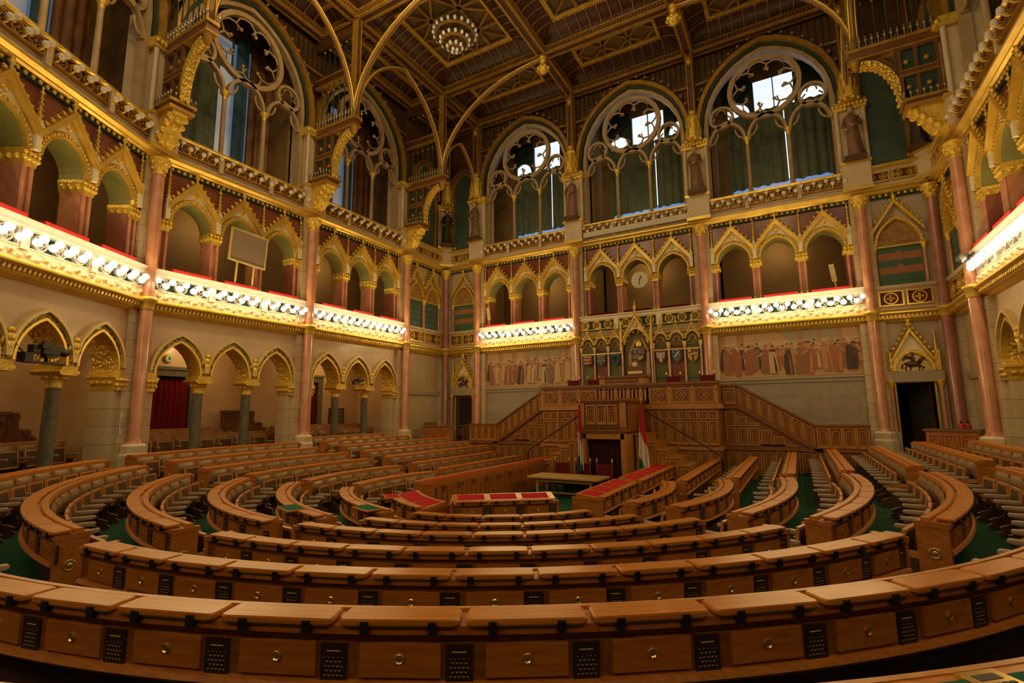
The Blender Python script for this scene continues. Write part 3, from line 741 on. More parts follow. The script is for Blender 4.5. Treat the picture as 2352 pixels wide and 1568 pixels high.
m = MB(); rectframe(m, 0, .86, -.3, 2.4, .1, 0, .05); m.box(.1, .76, .01, .04, -.3, .9); d = obj('door_2', m, DKW, None, M @ T_((.49, .62, 0)) @ RZ(125)); d['kind'] = 'structure'
m = MB(); m.box(.1, .76, .015, .035, .9, 2.3); obj('glass_pane', m, mk('dim_pane', c_(.05, .05, .045), None, .15), d)
m = MB(); m.tube([(.8, -.0, 1.02), (.8, -.06, 1.02), (.68, -.06, 1.02)], .014, 6); obj('handle', m, BRS, d)

# ------------------------------------------------------------------ back wall ground storey
for k, nm in (('B1', 'left'), ('B3', 'right')):
    M, hl, dsc = BAYS[k]
    m = MB(); m.box(-hl, hl, .3, .8, -1, 2.62); struct('wall_back', m, GRS, M)
    m = MB(); m.box(-hl, hl, .34, .8, 2.62, 4.6); struct('wall_back', m, STP, M)
    m = MB(); sweepx(m, -hl, hl, [(.36, 2.56), (.26, 2.6), (.24, 2.7), (.20, 2.74), (.20, 2.8), (.36, 2.82)]); struct('trim_back', m, GRS2, M)
M, hl, dsc = BAYS['B2']
m = MB(); m.box(-hl, hl, .3, .8, -1, 5.2); struct('wall_back', m, STP, M)

# murals: generic painted crowds
PC = {n: flat('mural_'+n, *[v+(h_-v)*(.15 if n == 'dark' else .38) for v, h_ in zip(c, (190, 150, 108))]) for n, c in dict(sky=(150, 150, 140), haze=(196, 160, 118), floor=(188, 146, 96), wall=(168, 118, 74), rust=(150, 74, 36), red=(138, 56, 34), dark=(58, 46, 34), cream=(206, 176, 130), skin=(186, 128, 84), ochre=(176, 124, 66), blue=(98, 98, 104), brown=(112, 74, 44)).items()}
PN = list(PC)
def mural(M, hl, label, seed, robes):
    rnd = random.Random(seed); m = MB(); z0, z1 = 2.83, 4.58
    I = PN.index
    m.box(-hl+.25, hl-.25, .31, .35, z0, z1, I('haze'))
    y = [.309]
    def q(poly, c):
        y[0] -= .00006; m.prism(poly, y[0], .312, I(c))
    q([(-hl+.25, z0), (hl-.25, z0), (hl-.25, z0+.42), (-hl+.25, z0+.42)], 'floor')
    for i in range(7):
        x = -hl+.4+i*.68+rnd.uniform(-.1, .1); q([(x, z0+.9), (x+.25, z0+.9), (x+.25, z1), (x, z1)], rnd.choice(['wall', 'haze', 'cream', 'wall']))
    q([(.2, z1-.55), (hl-.9, z1-.5), (hl-.9, z1), (-.3, z1)], 'sky')
    for i in range(3):
        x = .4+i*.6; q([(x, z1-.6), (x+.16, z1-.6), (x+.16, z1), (x, z1)], 'wall')
    for row, (zf, h, n) in enumerate(((.40, .92, 26), (.27, 1.05, 15), (.13, 1.2, 11))):
        for i in range(n):
            x = -hl+.4+(2*hl-.8)*(i+rnd.uniform(.2, .8))/n; hh = h*rnd.uniform(.93, 1.05); hh *= .92; b = z0+zf+rnd.uniform(-.05, .05); w = .105*rnd.uniform(.85, 1.3)
            c = rnd.choice(robes if row else ['skin', 'ochre', 'brown', 'wall', 'rust']); c2 = rnd.choice(robes+['cream', 'skin'])
            ln = rnd.uniform(-.06, .06)
            q([(x-w*1.3, b), (x+w*1.3, b), (x+w*1.05+ln, b+hh*.55), (x+w*.8+ln, b+hh*.8), (x-w*.8+ln, b+hh*.8), (x-w*1.05+ln, b+hh*.55)], c)
            q([(x+w*.1, b+.03), (x+w*.9, b+.03), (x+w*.7+ln, b+hh*.5), (x+w*.2+ln, b+hh*.7)], c2)
            q([(x-w*.9+ln, b+hh*.76), (x+w*.9+ln, b+hh*.76), (x+w*.4+ln, b+hh*.84), (x-w*.4+ln, b+hh*.84)], c2)
            q([(x+ln+.052*cos(a*pi/4), b+hh*.91+.066*sin(a*pi/4)) for a in range(8)], 'skin')
            q([(x+ln-.05, b+hh*.93), (x+ln+.05, b+hh*.93), (x+ln+.03, b+hh*.99), (x+ln-.03, b+hh*.99)], rnd.choice(['brown', 'dark', 'cream']))
            if row: 
                s = rnd.choice((-1, 1)); q([(x+ln+s*w*.7, b+hh*.76), (x+ln+s*(w+.16), b+hh*.6), (x+ln+s*(w+.17), b+hh*.55), (x+ln+s*w*.6, b+hh*.66)], c2 if rnd.random() < .5 else 'skin')
                for s in (-.5, .5): q([(x+s*w-.03, b-.05), (x+s*w+.05, b-.05), (x+s*w+.02, b+.02), (x+s*w-.02, b+.02)], 'brown')
    tag(obj('mural_painting', m, [PC[n] for n in PN], None, M), label, 'painting')
mural(BAYS['B1'][0], 2.63, 'wide wall painting of robed figures in cream and dark cloaks, left of the shields', 3, ['dark', 'cream', 'rust', 'ochre', 'cream', 'red', 'brown', 'blue'])
mural(BAYS['B3'][0], 2.63, 'wide wall painting of a reddish crowd, right of the shields', 8, ['rust', 'red', 'rust', 'dark', 'cream', 'brown', 'ochre', 'red'])

# heraldic screen with seven shields
SH = {n: flat('shield_'+n, *c) for n, c in dict(red=(120, 24, 26), white=(190, 182, 165), blue=(52, 84, 110), gold=(200, 160, 70), black=(26, 26, 30), green=(60, 96, 64), olive=(120, 106, 24)).items()}
SN = list(SH)
def shield_poly(w, h, n=6):
    P = [(-w, h), (w, h), (w, 0)]
    P += [(w*cos(pi/2*i/n), -h*1.05*sin(pi/2*i/n)) for i in range(1, n+1)]
    P += [(-w*cos(pi/2*i/n), -h*1.05*sin(pi/2*i/n)) for i in range(n-1, -1, -1)]
    return P
def shield(parent, x, z, w, h, kind):
    m = MB(); I = SN.index; yy = [0]
    def q(poly, c): yy[0] += 1; m.prism(poly, -.012-.0015*yy[0], 0, I(c))
    def rect(a, b, c, d, col): q([(a*w, c*h), (b*w, c*h), (b*w, d*h), (a*w, d*h)], col)
    base = dict(lions='red', lilies='blue', raven='blue', coat='red', eagle='red', sabre='blue', pale='gold')[kind]
    q(shield_poly(w, h), base)
    def lion(cx, cz, s, col):
        q([(cx-s, cz-s*.3), (cx+s*.7, cz-s*.3), (cx+s, cz+s*.5), (cx+s*.5, cz+s*.6), (cx+s*.3, cz+s*.2), (cx-s*.7, cz+s*.25), (cx-s*1.1, cz+s*.6)], col)
        for d in (-.8, -.3, .4, .8): q([(cx+d*s, cz-s*.7), (cx+d*s+s*.22, cz-s*.7), (cx+d*s+s*.15, cz-s*.2), (cx+d*s, cz-s*.2)], col)
    if kind == 'lions':
        for k in range(3): rect(-.97, .97, .62-.55*k, .82-.55*k, 'white')
        for r, n in ((.9, 3), (.32, 3), (-.25, 2), (-.72, 1)):
            for i in range(n): lion(w*(i-(n-1)/2)*.6, h*(r+.1), w*.2, 'gold')
    if kind == 'lilies':
        for r in range(4):
            for i in range(4-(r == 3)*2-(r % 2)):
                nn = 4-(r == 3)*2-(r % 2); cx = w*(i-(nn-1)/2)*.5; cz = h*(.75-.45*r)
                q([(cx, cz+.05), (cx+.018, cz), (cx+.045, cz+.015), (cx+.02, cz-.03), (cx, cz-.045), (cx-.02, cz-.03), (cx-.045, cz+.015), (cx-.018, cz)], 'gold')
    if kind == 'raven':
        q([(-.6*w, .5*h), (-.2*w, .62*h), (.1*w, .5*h), (.5*w, .55*h), (.8*w, .1*h), (.3*w, -.1*h), (0, -.3*h), (-.6*w, -.55*h), (-.25*w, -.1*h), (-.75*w, 0)], 'black'); q([(-.55*w, -.62*h), (.6*w, -.4*h), (.55*w, -.34*h), (-.55*w, -.52*h)], 'black')
        q([(-.0*w, .8*h), (.08*w, .8*h), (.08*w, .88*h), (0, .88*h)], 'gold')
    if kind == 'eagle':
        q([(0, .75*h), (.18*w, .9*h), (.15*w, .5*h), (.8*w, .85*h), (.9*w, .1*h), (.5*w, -.35*h), (.25*w, -.3*h), (.3*w, -.8*h), (0, -.95*h), (-.3*w, -.8*h), (-.25*w, -.3*h), (-.5*w, -.35*h), (-.9*w, .1*h), (-.8*w, .85*h), (-.15*w, .5*h), (-.12*w, .8*h)], 'white')
        for s in (-1, 1):
            for k in range(3): q([(s*w*(.3+.18*k), h*.45), (s*w*(.34+.18*k), h*.45), (s*w*(.3+.16*k), -h*.1), (s*w*(.26+.16*k), -h*.1)], 'red')
    if kind == 'sabre':
        q([(-.6*w, -.35*h), (.6*w, -.35*h), (.55*w, -.6*h), (0, -1.0*h), (-.55*w, -.6*h)], 'olive'); q([(-.4*w, -.35*h), (0, -.15*h), (.4*w, -.35*h)], 'olive')
        q([(-.85*w, -.1*h), (-.5*w, 0), (0, .55*h), (.75*w, .75*h), (.5*w, .5*h), (.1*w, .1*h), (-.3*w, -.25*h)], 'white'); q([(-.9*w, .5*h), (-.8*w, .9*h), (-.55*w, .98*h), (-.7*w, .8*h), (-.72*w, .5*h)], 'white')
        q([(.55*w+.035*cos(a*pi/4), .05*h+.035*sin(a*pi/4)) for a in range(8)], 'gold'); rect(-.2, .3, .82, .94, 'white')
    if kind == 'pale':
        rect(-.2, .22, -1.0, 1.0, 'red'); rect(-.25, .25, .0, .28, 'white'); lion(-.58*w, .35*h, w*.26, 'red'); q([(.3*w, .7*h), (.75*w, .3*h), (.9*w, .6*h), (.7*w, .9*h)], 'black'); q([(.3*w, -.1*h), (.7*w, .1*h), (.8*w, -.2*h)], 'red')
    if kind == 'coat':
        rect(-1, 0, .05, 1, 'blue'); rect(0, 1, .05, 1, 'white')
        for i, k in ((-.7, .8), (-.3, .8), (-.5, .35)): q([(i*w+.04*cos(a*pi/3), k*h+.05*sin(a*pi/3)) for a in range(6)], 'gold')
        for i in range(5):
            for k in range(5):
                if (i+k) % 2: rect(i*.2, i*.2+.2, .05+.19*k, .24+.19*k, 'red')
        for k in range(3): rect(-.95, 0, -.1-.22*k, -.2+.0-.22*k, 'white')
        rect(0, .95, -.15, .02, 'blue'); rect(0, .95, -.27, -.15, 'green'); q([(.02*w, -.3*h), (.9*w, -.3*h), (.7*w, -.7*h), (.02*w, -1.0*h)], 'gold'); q([(-.9*w, -.78*h), (-.04*w, -.78*h), (-.04*w, -1.02*h), (-.4*w, -.95*h)], 'blue')
    obj('shield', m, [SH[n] for n in SN], parent, T_((x, 0, z)))
M2 = BAYS['B2'][0]
PANG = mk('olive_damask', c_(.12, .12, .028), c_(.17, .16, .045), .7, scale=26.); PANR = mk('russet_damask', c_(.20, .055, .025), c_(.26, .08, .035), .7, scale=26.)
OLV = mk('dark_ochre_ground', c_(.15, .10, .025), c_(.2, .14, .04), .7, scale=14.)
KND = [('lions', 'red and white shield with rows of gold lions', PANG, TEAL), ('lilies', 'blue shield strewn with gold lilies', PANR, QRED), ('raven', 'blue shield with a black raven', PANG, TEAL), ('eagle', 'red shield with a white eagle', PANG, TEAL), ('sabre', 'blue shield with a white arm over a green mount', PANR, QRED), ('pale', 'gold shield split by a red pale', PANG, TEAL)]
for i, (kd, ds, pm, tm) in enumerate(KND):
    x = (-2.13, -1.53, -.92, .95, 1.57, 2.17)[i]
    t = thing('heraldic_niche', 'gilt gabled niche holding a '+ds, 'niche', M2 @ T_((x, -.22, 0)))
    m = MB(); m.box(-.24, .24, .14, .3, 2.6, 4.18); obj('damask_panel', m, pm, t)
    m = MB(); m.box(-.24, .24, .12, .3, 4.12, 4.2); m.box(-.24, .24, .12, .3, 2.9, 2.98); obj('painted_band', m, tm, t)
    m = MB(); m.box(-.24, .24, .16, .3, 4.2, 4.65); obj('niche_ground', m, OLV, t)
    m = MB(); A = arch(0, .235, 4.42, .30, 12); B = [(xx*1.22, max(z+.01, 5.02-abs(xx)*2.0)) for xx, z in A]; m.strip(A, B, .06, .3); obj('gable', m, CRMG, t)
    m = MB()
    for sx in (-1, 1):
        m.prism([(0, 4.98), (sx*.31, 4.38), (sx*.31, 4.44), (0, 5.06)], 0, .2)
        for k in range(4): m.ball((sx*(.06+.075*k), .04, 5.02-.14*k), .03, 5, 3)
        m.tube([(sx*.22, .1, 4.3), (sx*.12, .1, 4.42), (sx*.1, .1, 4.52), (0, .1, 4.58)], .016, 5); m.ball((sx*.11, .1, 4.40), .025, 5, 3)
    m.lathe([(.02, 5.0), (.025, 5.12), (.06, 5.17), (.02, 5.22), (.035, 5.3), (.005, 5.4)], 6, 0, T_((0, .06, 0)))
    m.box(-.26, .26, .05, .16, 4.02, 4.07)
    m.lathe([(.05, 0), (.03, .03)], 8, 0, T_((0, .05, 4.84)) @ RX(90))
    obj('gilt_ornament', m, GOLDS, t)
    shield(t, 0, 3.78, .19, .24, kd)
    for sx in (-1, 1):
        m = MB(); m.lathe([(.055, 2.6), (.032, 2.7), (.032, 4.1)], 8, 0, T_((sx*.29, .06, 0))); cc = obj('colonnette', m, PNK, t)
        m = MB(); m.lathe([(.035, 4.1), (.07, 4.26), (.07, 4.34)], 8, 0, T_((sx*.29, .06, 0))); obj('capital', m, CRMG, cc)
t = thing('throne_canopy', 'tall gilded central canopy niche with crowned quartered arms and two angels', 'niche', M2 @ T_((0, -.3, 0)))
m = MB(); m.box(-.52, .52, .2, .3, 2.6, 4.5); m.prism(arch(0, .52, 4.5, .62), .2, .3); obj('niche_ground', m, OLV, t)
m = MB(); A = arch(0, .50, 4.35, .66, 16); B = [(xx*1.14, max(z+.02, 5.46-abs(xx)*1.75)) for xx, z in A]; m.strip(A, B, .02, .3); obj('gable', m, CRM, t)
m = MB(); band(m, 0, .46, 4.35, .62, .05, -.02, .2)
for sx in (-1, 1):
    m.prism([(0, 5.42), (sx*.6, 4.4), (sx*.6, 4.5), (0, 5.55)], -.06, .2)
    for k in range(6): m.ball((sx*(.08+.09*k), .0, 5.5-.165*k), .045, 6, 4)
    m.box(sx*.62-.045, sx*.62+.045, -.04, .2, 4.1, 4.9); m.lathe([(.06, 4.9), (.03, 5.0), (.05, 5.05), (.02, 5.2), (.05, 5.26), (.005, 5.4)], 6, 0, T_((sx*.62, .06, 0)))
for a in range(6): 
    w = pi*(a+.5)/6; m.ball((.42*cos(w), .05, 4.35+.5*sin(w)), .045, 6, 4)
m.lathe([(.03, 5.45), (.035, 5.6), (.1, 5.68), (.035, 5.74), (.05, 5.82), (.09, 5.9), (.03, 5.96), (.03, 6.08), (.005, 6.18)], 8, 0, T_((0, 0, 0)))
m.lathe([(.1, 0), (.1, .02), (.05, .04)], 12, 0, T_((0, .02, 5.12)) @ RX(90))
obj('gilt_ornament', m, GOLDS, t)
m = MB()
for sx in (-1, 1):
    m.lathe([(.06, 2.6), (.045, 2.7), (.045, 4.1)], 8, 0, T_((sx*.6, .06, 0))); 
obj('colonnette', m, PNK, t)
shield(t, .08, 3.92, .24, .27, 'coat')
m = MB(); m.lathe([(.13, 4.24), (.14, 4.3), (.13, 4.36), (.14, 4.4), (.08, 4.5), (.02, 4.53), (.01, 4.6)], 10, 0, T_((.08, .14, 0))); obj('crown', m, GOLDS, t)
m = MB()
for sx in (-1, 1):
    x = .08+sx*.36
    m.lathe([(.1, 3.0), (.11, 3.3), (.08, 3.7), (.085, 3.95), (.04, 4.02)], 8, 0, T_((x, .14, 0))); m.ball((x, .13, 4.1), .055, 8, 5)
    m.tube([(x, .16, 3.95), (x-sx*.08, .17, 4.2), (x-sx*.2, .18, 4.5), (x-sx*.26, .18, 4.62)], .05, 6, 0, None, [.06, .07, .05, .02])
obj('angel_figure', m, STPW, t)
# clock
t = thing('wall_clock', 'round white clock with dark hands hanging in the middle gallery arch of the back wall', 'clock', M2 @ T_((.15, .25, 7.12)))
m = MB(); m.lathe([(.36, 0), (.38, .03), (.38, .08), (.34, .1)], 28, 0, RX(90)); obj('case', m, CRMG, t)
m = MB(); m.lathe([(.335, .095), (.335, .108)], 28, 0, RX(90)); ring2(m, 0, 0, .2, .215, -.112, -.107, 1, 28)
for k in range(12):
    a = k*pi/6; m.box(-.012, .012, -.113, -.107, .23, .32, 2, RY(k*30))
obj('dial', m, [WHT, CRMG, BRS], t)
m = MB(); m.box(-.012, .012, -.122, -.117, -.05, .27, 0, RY(188)); m.box(-.018, .018, -.128, -.122, -.04, .17, 0, RY(28)); obj('hand', m, BLK, t)
# ------------------------------------------------------------------ statues, hammer beams, ribs, ceiling
ROBES = [mk('statue_robe_brown', c_(.17, .08, .045), c_(.26, .13, .07), .55, scale=7.), mk('statue_robe_ochre', c_(.25, .15, .05), c_(.14, .06, .04), .55, scale=5.), mk('statue_robe_rose', c_(.28, .13, .09), c_(.20, .085, .06), .55, scale=6.), mk('statue_robe_dark', c_(.035, .025, .015), c_(.06, .04, .022), .5, scale=6.)]
SKIN = mk('carved_face', c_(.45, .30, .18), None, .5)
def statue(M, label, robe, seed):
    rnd = random.Random(seed); t = thing('statue', label, 'statue', M)
    m = MB(); n = 18; prof = [(.27, 0), (.23, .25), (.21, .6), (.19, .95), (.155, 1.15), (.19, 1.35), (.20, 1.50), (.11, 1.60), (.06, 1.64)]
    vs = []; ph = rnd.uniform(0, 6)
    for r, z in prof:
        for j in range(n):
            a = 2*pi*j/n; k = 1+.13*sin(5*a+ph+z*1.5)*(1-z/1.7)
            vs.append((r*1.0*k*cos(a)+.03*sin(z*2+ph), r*.72*k*sin(a), z))
    fs = [(i*n+j, i*n+(j+1) % n, (i+1)*n+(j+1) % n, (i+1)*n+j) for i in range(len(prof)-1) for j in range(n)]
    m.add(vs, fs, 0, True)
    s = rnd.choice((-1, 1))
    m.tube([(.17, 0, 1.48), (.26, -.08, 1.2), (.14*s+.12, -.26, 1.1)], .06, 7, 0, None, [.075, .06, .04]); m.tube([(-.17, 0, 1.48), (-.27, -.05, 1.2), (-.2, -.24, .98)], .06, 7, 0, None, [.075, .06, .04])
    m.ball((0, -.02, 1.80), .105, 10, 7, 1, None, (.9, 1, 1.2)); m.ball((.14*s+.12, -.28, 1.1), .045, 6, 4, 1); m.ball((-.2, -.26, .98), .045, 6, 4, 1); m.ball((0, -.125, 1.79), .022, 5, 4, 1)
    obj('robed_body', m, [robe, SKIN], t)
    m = MB(); m.ball((0, .02, 1.85), .115, 10, 6, 0, None, (.95, 1, 1)); obj('hair', m, BRZ, t)
    m = MB(); m.box(-.32, .32, -.26, .26, -.1, .02); obj('base', m, DKW, t)
    return t
def canopy(M, label):
    t = thing('statue_canopy', label, 'canopy', M)
    m = MB(); m.lathe([(.12, 12.48), (.28, 12.56), (.30, 12.62), (.26, 12.66), (.26, 12.95), (.19, 13.0), (.19, 13.4), (.24, 13.46), (.20, 13.55), (.14, 13.62), (.14, 13.75)], 8, 0, T_((0, -.12, 0)), False, pi/8)
    for k in range(8):
        a = k*pi/4
        m.prism([(-.11, 12.62), (.11, 12.62), (0, 13.0)], -.02, .02, 0, T_((.29*cos(a), -.12+.29*sin(a), 0)) @ RZ(k*45+90))
        m.ball((.3*cos(a+.39), -.12+.3*sin(a+.39), 12.48), .07, 6, 4); m.lathe([(.035, 12.95), (.045, 13.15), (.01, 13.35)], 5, 0, T_((.24*cos(a+.39), -.12+.24*sin(a+.39), 0)))
    obj('canopy', m, GOLD, t)
    m = MB(); m.box(-.1, .1, -.16, .3, 13.7, 16.5); m.box(-.13, -.09, -.2, .3, 13.7, 16.5, 1); m.box(.09, .13, -.2, .3, 13.7, 16.5, 1); m.ball((0, -.12, 16.05), .15, 8, 5, 1, None, (1, 1, 1.6)); obj('timber_shaft', m, [DKW2, OGOLD], t)
for k, ri, sd, lb in (('E', 1, 1, 'painted robed statue on the pier left of the left back wall window'), ('F', 2, 2, 'painted robed statue between the left and middle back wall windows'), ('G', 1, 3, 'ochre robed statue between the middle and right back wall windows'), ('H', 0, 4, 'rose brown robed statue right of the right back wall window'), ('D', 3, 5, 'dark statue in the corner of left and back walls'), ('I', 3, 6, 'dark statue in the corner of right and back walls')):
    x, y, r, d = COLS[k]; M = T_((x, y, 0)) @ RZ(r)
    statue(M @ T_((0, -.20, 10.30)), lb, ROBES[ri], sd); canopy(M, 'gilded canopy over the '+lb)
GREY_IRON = mk('silvered_cresting', c_(.30, .24, .14), c_(.4, .33, .2), .35, .6, scale=6.)
def hammer(label):
    t = thing('hammer_beam', label, 'beam'); Y = RZ(90)
    m = MB(); A = [(-.1, 9.28), (-.38, 9.36), (-.55, 9.6), (-.62, 9.85), (-.9, 10.1), (-.9, 10.16), (-.1, 10.16)]; m.prism(A, -.2, .2, 0, Y)
    for i in range(4):
        for xx in (-.2, .2): m.ball((xx, -.3-.15*i, 9.5+.17*i), .1, 6, 4)
    for i in range(4): m.ball((0, -.32-.14*i, 9.38+.2*i), .1, 6, 4)
    obj('carved_corbel', m, GOLD, t)
    m = MB(); m.box(-.34, .34, -.98, 0, 10.14, 10.22, 1); m.box(-.3, .3, -.93, 0, 10.22, 10.32); m.box(-.36, .36, -1.02, 0, 10.32, 10.40, 1); obj('shelf', m, [MAHO, OGOLD], t)
    m = MB()
    for yy in [-.98+.15*i for i in range(7)]:
        for xx in (-.33, .33): m.lathe([(.012, 10.4), (.012, 10.5), (.05, 10.55), (.012, 10.62)], 5, 0, T_((xx, yy, 0)))
    for xx in (-.2, -.06, .08, .2): m.lathe([(.012, 10.4), (.012, 10.5), (.05, 10.55), (.012, 10.62)], 5, 0, T_((xx, -.98, 0)))
    obj('lower_cresting', m, GREY_IRON, t)
    m = MB(); rectframe(m, -1.0, -.05, 10.42, 12.12, .09, -.14, .14); m.box(-.62, -.53, -.14, .14, 10.42, 12.12); m.box(-1.0, -.05, -.12, .12, 11.2, 11.36)
    m2 = MB()
    for v, f in zip([m.v], [m.f]): m2.add(m.v, m.f, 0, False, Y)
    m2.box(-.05, .05, -1.0, -.05, 10.45, 12.1, 1)
    for yy in (-.8, -.33):
        for zz in (10.85, 11.65): 
            for xx in (-.07, .07): m2.ball((xx, yy, zz), .085, 6, 4, 2)
    m2.box(-.16, .16, -1.0, -.05, 11.19, 11.22, 2); m2.box(-.16, .16, -1.0, -.05, 11.35, 11.38, 2)
    obj('framed_panel', m2, [MAHO, FTL, OGOLD], t)
    m = MB(); P = []
    for i in range(11):
        a = pi/2*i/10; P.append((-1.86+.96*cos(a), 10.42+1.62*sin(a)))
    Q = []
    for i in range(11):
        a = pi/2*i/10; Q.append((-1.86+.80*cos(a), 10.42+1.44*sin(a)))
    m.strip(P, Q, -.13, .13, 0, Y)
    for (a, b) in Q:
        for xx in (-.08, .08): m.ball((xx, a, b), .06, 5, 4)
    obj('curved_brace', m, GOLDR, t)
    m = MB(); m.strip([(a+.02, b+.02) for a, b in P], [(a+.1, b+.14) for a, b in P], -.05, .05, 0, Y); obj('brace_back', m, MAHO, t)
    m = MB(); m.box(-.15, .15, -2.14, .1, 12.12, 12.38); m.box(-.19, .19, -2.2, .1, 12.36, 12.46, 1); m.box(-.17, .17, -2.16, .1, 12.10, 12.15, 1); m.lathe([(.02, 11.8), (.1, 11.9), (.13, 12.05), (.16, 12.12)], 8, 1, T_((0, -2.0, 0))); obj('beam', m, [MAHO, OGOLD], t)
    m = MB()
    for i in range(14):
        yy = -2.16+.155*i
        for xx in (-.17, .17): m.lathe([(.014, 12.46), (.014, 12.6), (.06, 12.66), (.02, 12.71), (.04, 12.76), (.003, 12.82)], 5, 0, T_((xx, yy, 0)))
    obj('cresting', m, GREY_IRON, t)
    m = MB(); m.box(-.1, .1, -2.07, -1.87, 12.44, 16.4); 
    for sx in (-1, 1): m.box(sx*.1-.02, sx*.1+.02, -2.1, -1.84, 12.44, 16.4, 1)
    obj('post', m, [DKW2, OGOLD], t)
    m = MB(); m.box(-.06, .06, -1.9, .2, 14.35, 14.6, 0); m.box(-.08, .08, -1.9, .2, 14.6, 14.66, 1); m.box(-.08, .08, -1.9, .2, 14.3, 14.35, 1); m.box(-.05, .05, -1.9, .2, 16.0, 16.4, 0)
    for i in range(6): m.tube([(0, -1.7+.3*i, 12.46), (0, -1.7+.3*i, 16.2)], .022, 5, 2); m.ball((0, -1.7+.3*i, 14.0), .05, 5, 4, 1); m.ball((0, -1.7+.3*i, 15.8), .05, 5, 4, 1)
    obj('pierced_screen', m, [DKW2, OGOLD, DGR], t)
    return t
for k, lb in (('A', 'nearest bracket-carried hammer beam on the left wall, cut by the top edge of the tall window'), ('B', 'middle hammer beam on the left wall with curved gilt brace'), ('C', 'far hammer beam on the left wall next to the corner'), ('J', 'far hammer beam on the right wall next to the corner')):
    x, y, r, d = COLS[k]; M = T_((x, y, 0)) @ RZ(90 if x < 0 else -90)
    place('ham', hammer, M, lb)
RIBW = mk('rib_timber', c_(.20, .095, .018), c_(.28, .14, .026), .38, .15, scale=4.)
def rib(pts, label, r=.085):
    m = MB(); m.tube(pts, r, 8)
    t = thing('ceiling_rib', label, 'rib')
    obj('timber_rib', m, RIBW, t)
    m = MB(); k = len(pts)
    P = [Vector(p) for p in pts]; d = (P[-1]-P[0]); d.z = 0; d.normalize(); s = Vector((-d.y, d.x, 0))*r*1.15
    for q in (s, -s): m.tube([p+q+Vector((0, 0, .02)) for p in P], r*.38, 6)
    obj('gilt_bead', m, GOLDS, t)
def quarter(p, q, z0, z1, n=16):
    return [(p[0]+(q[0]-p[0])*(1-cos(pi/2*i/n)), p[1]+(q[1]-p[1])*(1-cos(pi/2*i/n)), z0+(z1-z0)*sin(pi/2*i/n)) for i in range(n+1)]
def parch(p, q, z0, rise, n=18):
    L = sqrt((q[0]-p[0])**2+(q[1]-p[1])**2); A = arch(0, L/2, z0, rise, n)
    return [(p[0]+(q[0]-p[0])*(x/L+.5), p[1]+(q[1]-p[1])*(x/L+.5), z) for x, z in A]
for s, sd in ((-1, 'left'), (1, 'right')):
    for Y, nm in ((6.84, 'near'), (12.14, 'middle'), (17.43, 'far')):
        if s > 0 and Y < 12: continue
        rib(quarter((s*7.86, Y), (s*2.72, Y), 12.5, 16.3), 'great curved timber rib springing from the '+nm+' '+sd+' hammer beam across to the ceiling')
    for Y0, Y1, nm in ((6.84, 12.14, 'near and middle'), (12.14, 17.43, 'middle and far')):
        if s > 0 and Y0 < 12: continue
        rib(parch((s*7.9, Y0+.1), (s*7.9, Y1-.1), 12.5, 3.55), 'pointed timber rib between the '+nm+' '+sd+' hammer beams', .075)
    rib(parch((s*7.9, 17.53), (s*7.9, 20.15), 12.5, 2.2), 'small pointed rib from the far '+sd+' hammer beam to the back wall statue canopy', .065)
# ceiling grid
m = MB(); m.box(-10.6, 10.6, 1.5, 21.2, 17.3, 17.5); struct('ceiling', m, DKW, ID)
xs = [-9.8, -7.9, -2.66, 2.66, 7.9, 9.8]; ys = [6.84, 12.14, 17.43, 20.45]
def beam(L, label, M):
    t = thing('ceiling_beam', label, 'beam', M)
    m = MB(); m.box(-L/2, L/2, -.15, .15, 16.42, 17.3); obj('timber', m, DKW2, t)
    m = MB()
    for s in (-1, 1): m.box(-L/2, L/2, s*.17-.03, s*.17+.03, 16.38, 16.46); m.box(-L/2, L/2, s*.12-.015, s*.12+.015, 16.37, 16.42); m.box(-L/2, L/2, s*.2-.03, s*.2+.03, 16.60, 16.68)
    n = int(L/.12)
    for s in (-1, 1):
        for i in range(n): m.box(-L/2+(i+.2)*L/n, -L/2+(i+.7)*L/n, s*.185-.03, s*.185+.03, 16.5, 16.57)
    obj('gilt_moulding', m, OGOLD, t)
for i, x in enumerate(xs): beam(13.7, 'long ceiling beam running to the back wall, '+('against the left wall', 'over the left hammer beam posts', 'left of the middle coffers', 'right of the middle coffers', 'over the right hammer beam posts', 'against the right wall')[i], T_((x, 13.65, 0)) @ RZ(90))
for i, y in enumerate(ys): beam(19.6, 'cross ceiling beam, %s from the back wall' % ('fourth', 'third', 'second', 'first')[i], T_((0, y, 0)))
COVE = mk('coved_timber', c_(.045, .014, .006), c_(.085, .028, .01), .4, scale=5.)
COFP = mk('coffer_panel', c_(.10, .07, .014), c_(.16, .085, .02), .6, scale=10., detail=6)
COFR = mk('coffer_rib', c_(.26, .135, .022), c_(.38, .20, .035), .42, .25, scale=4.)
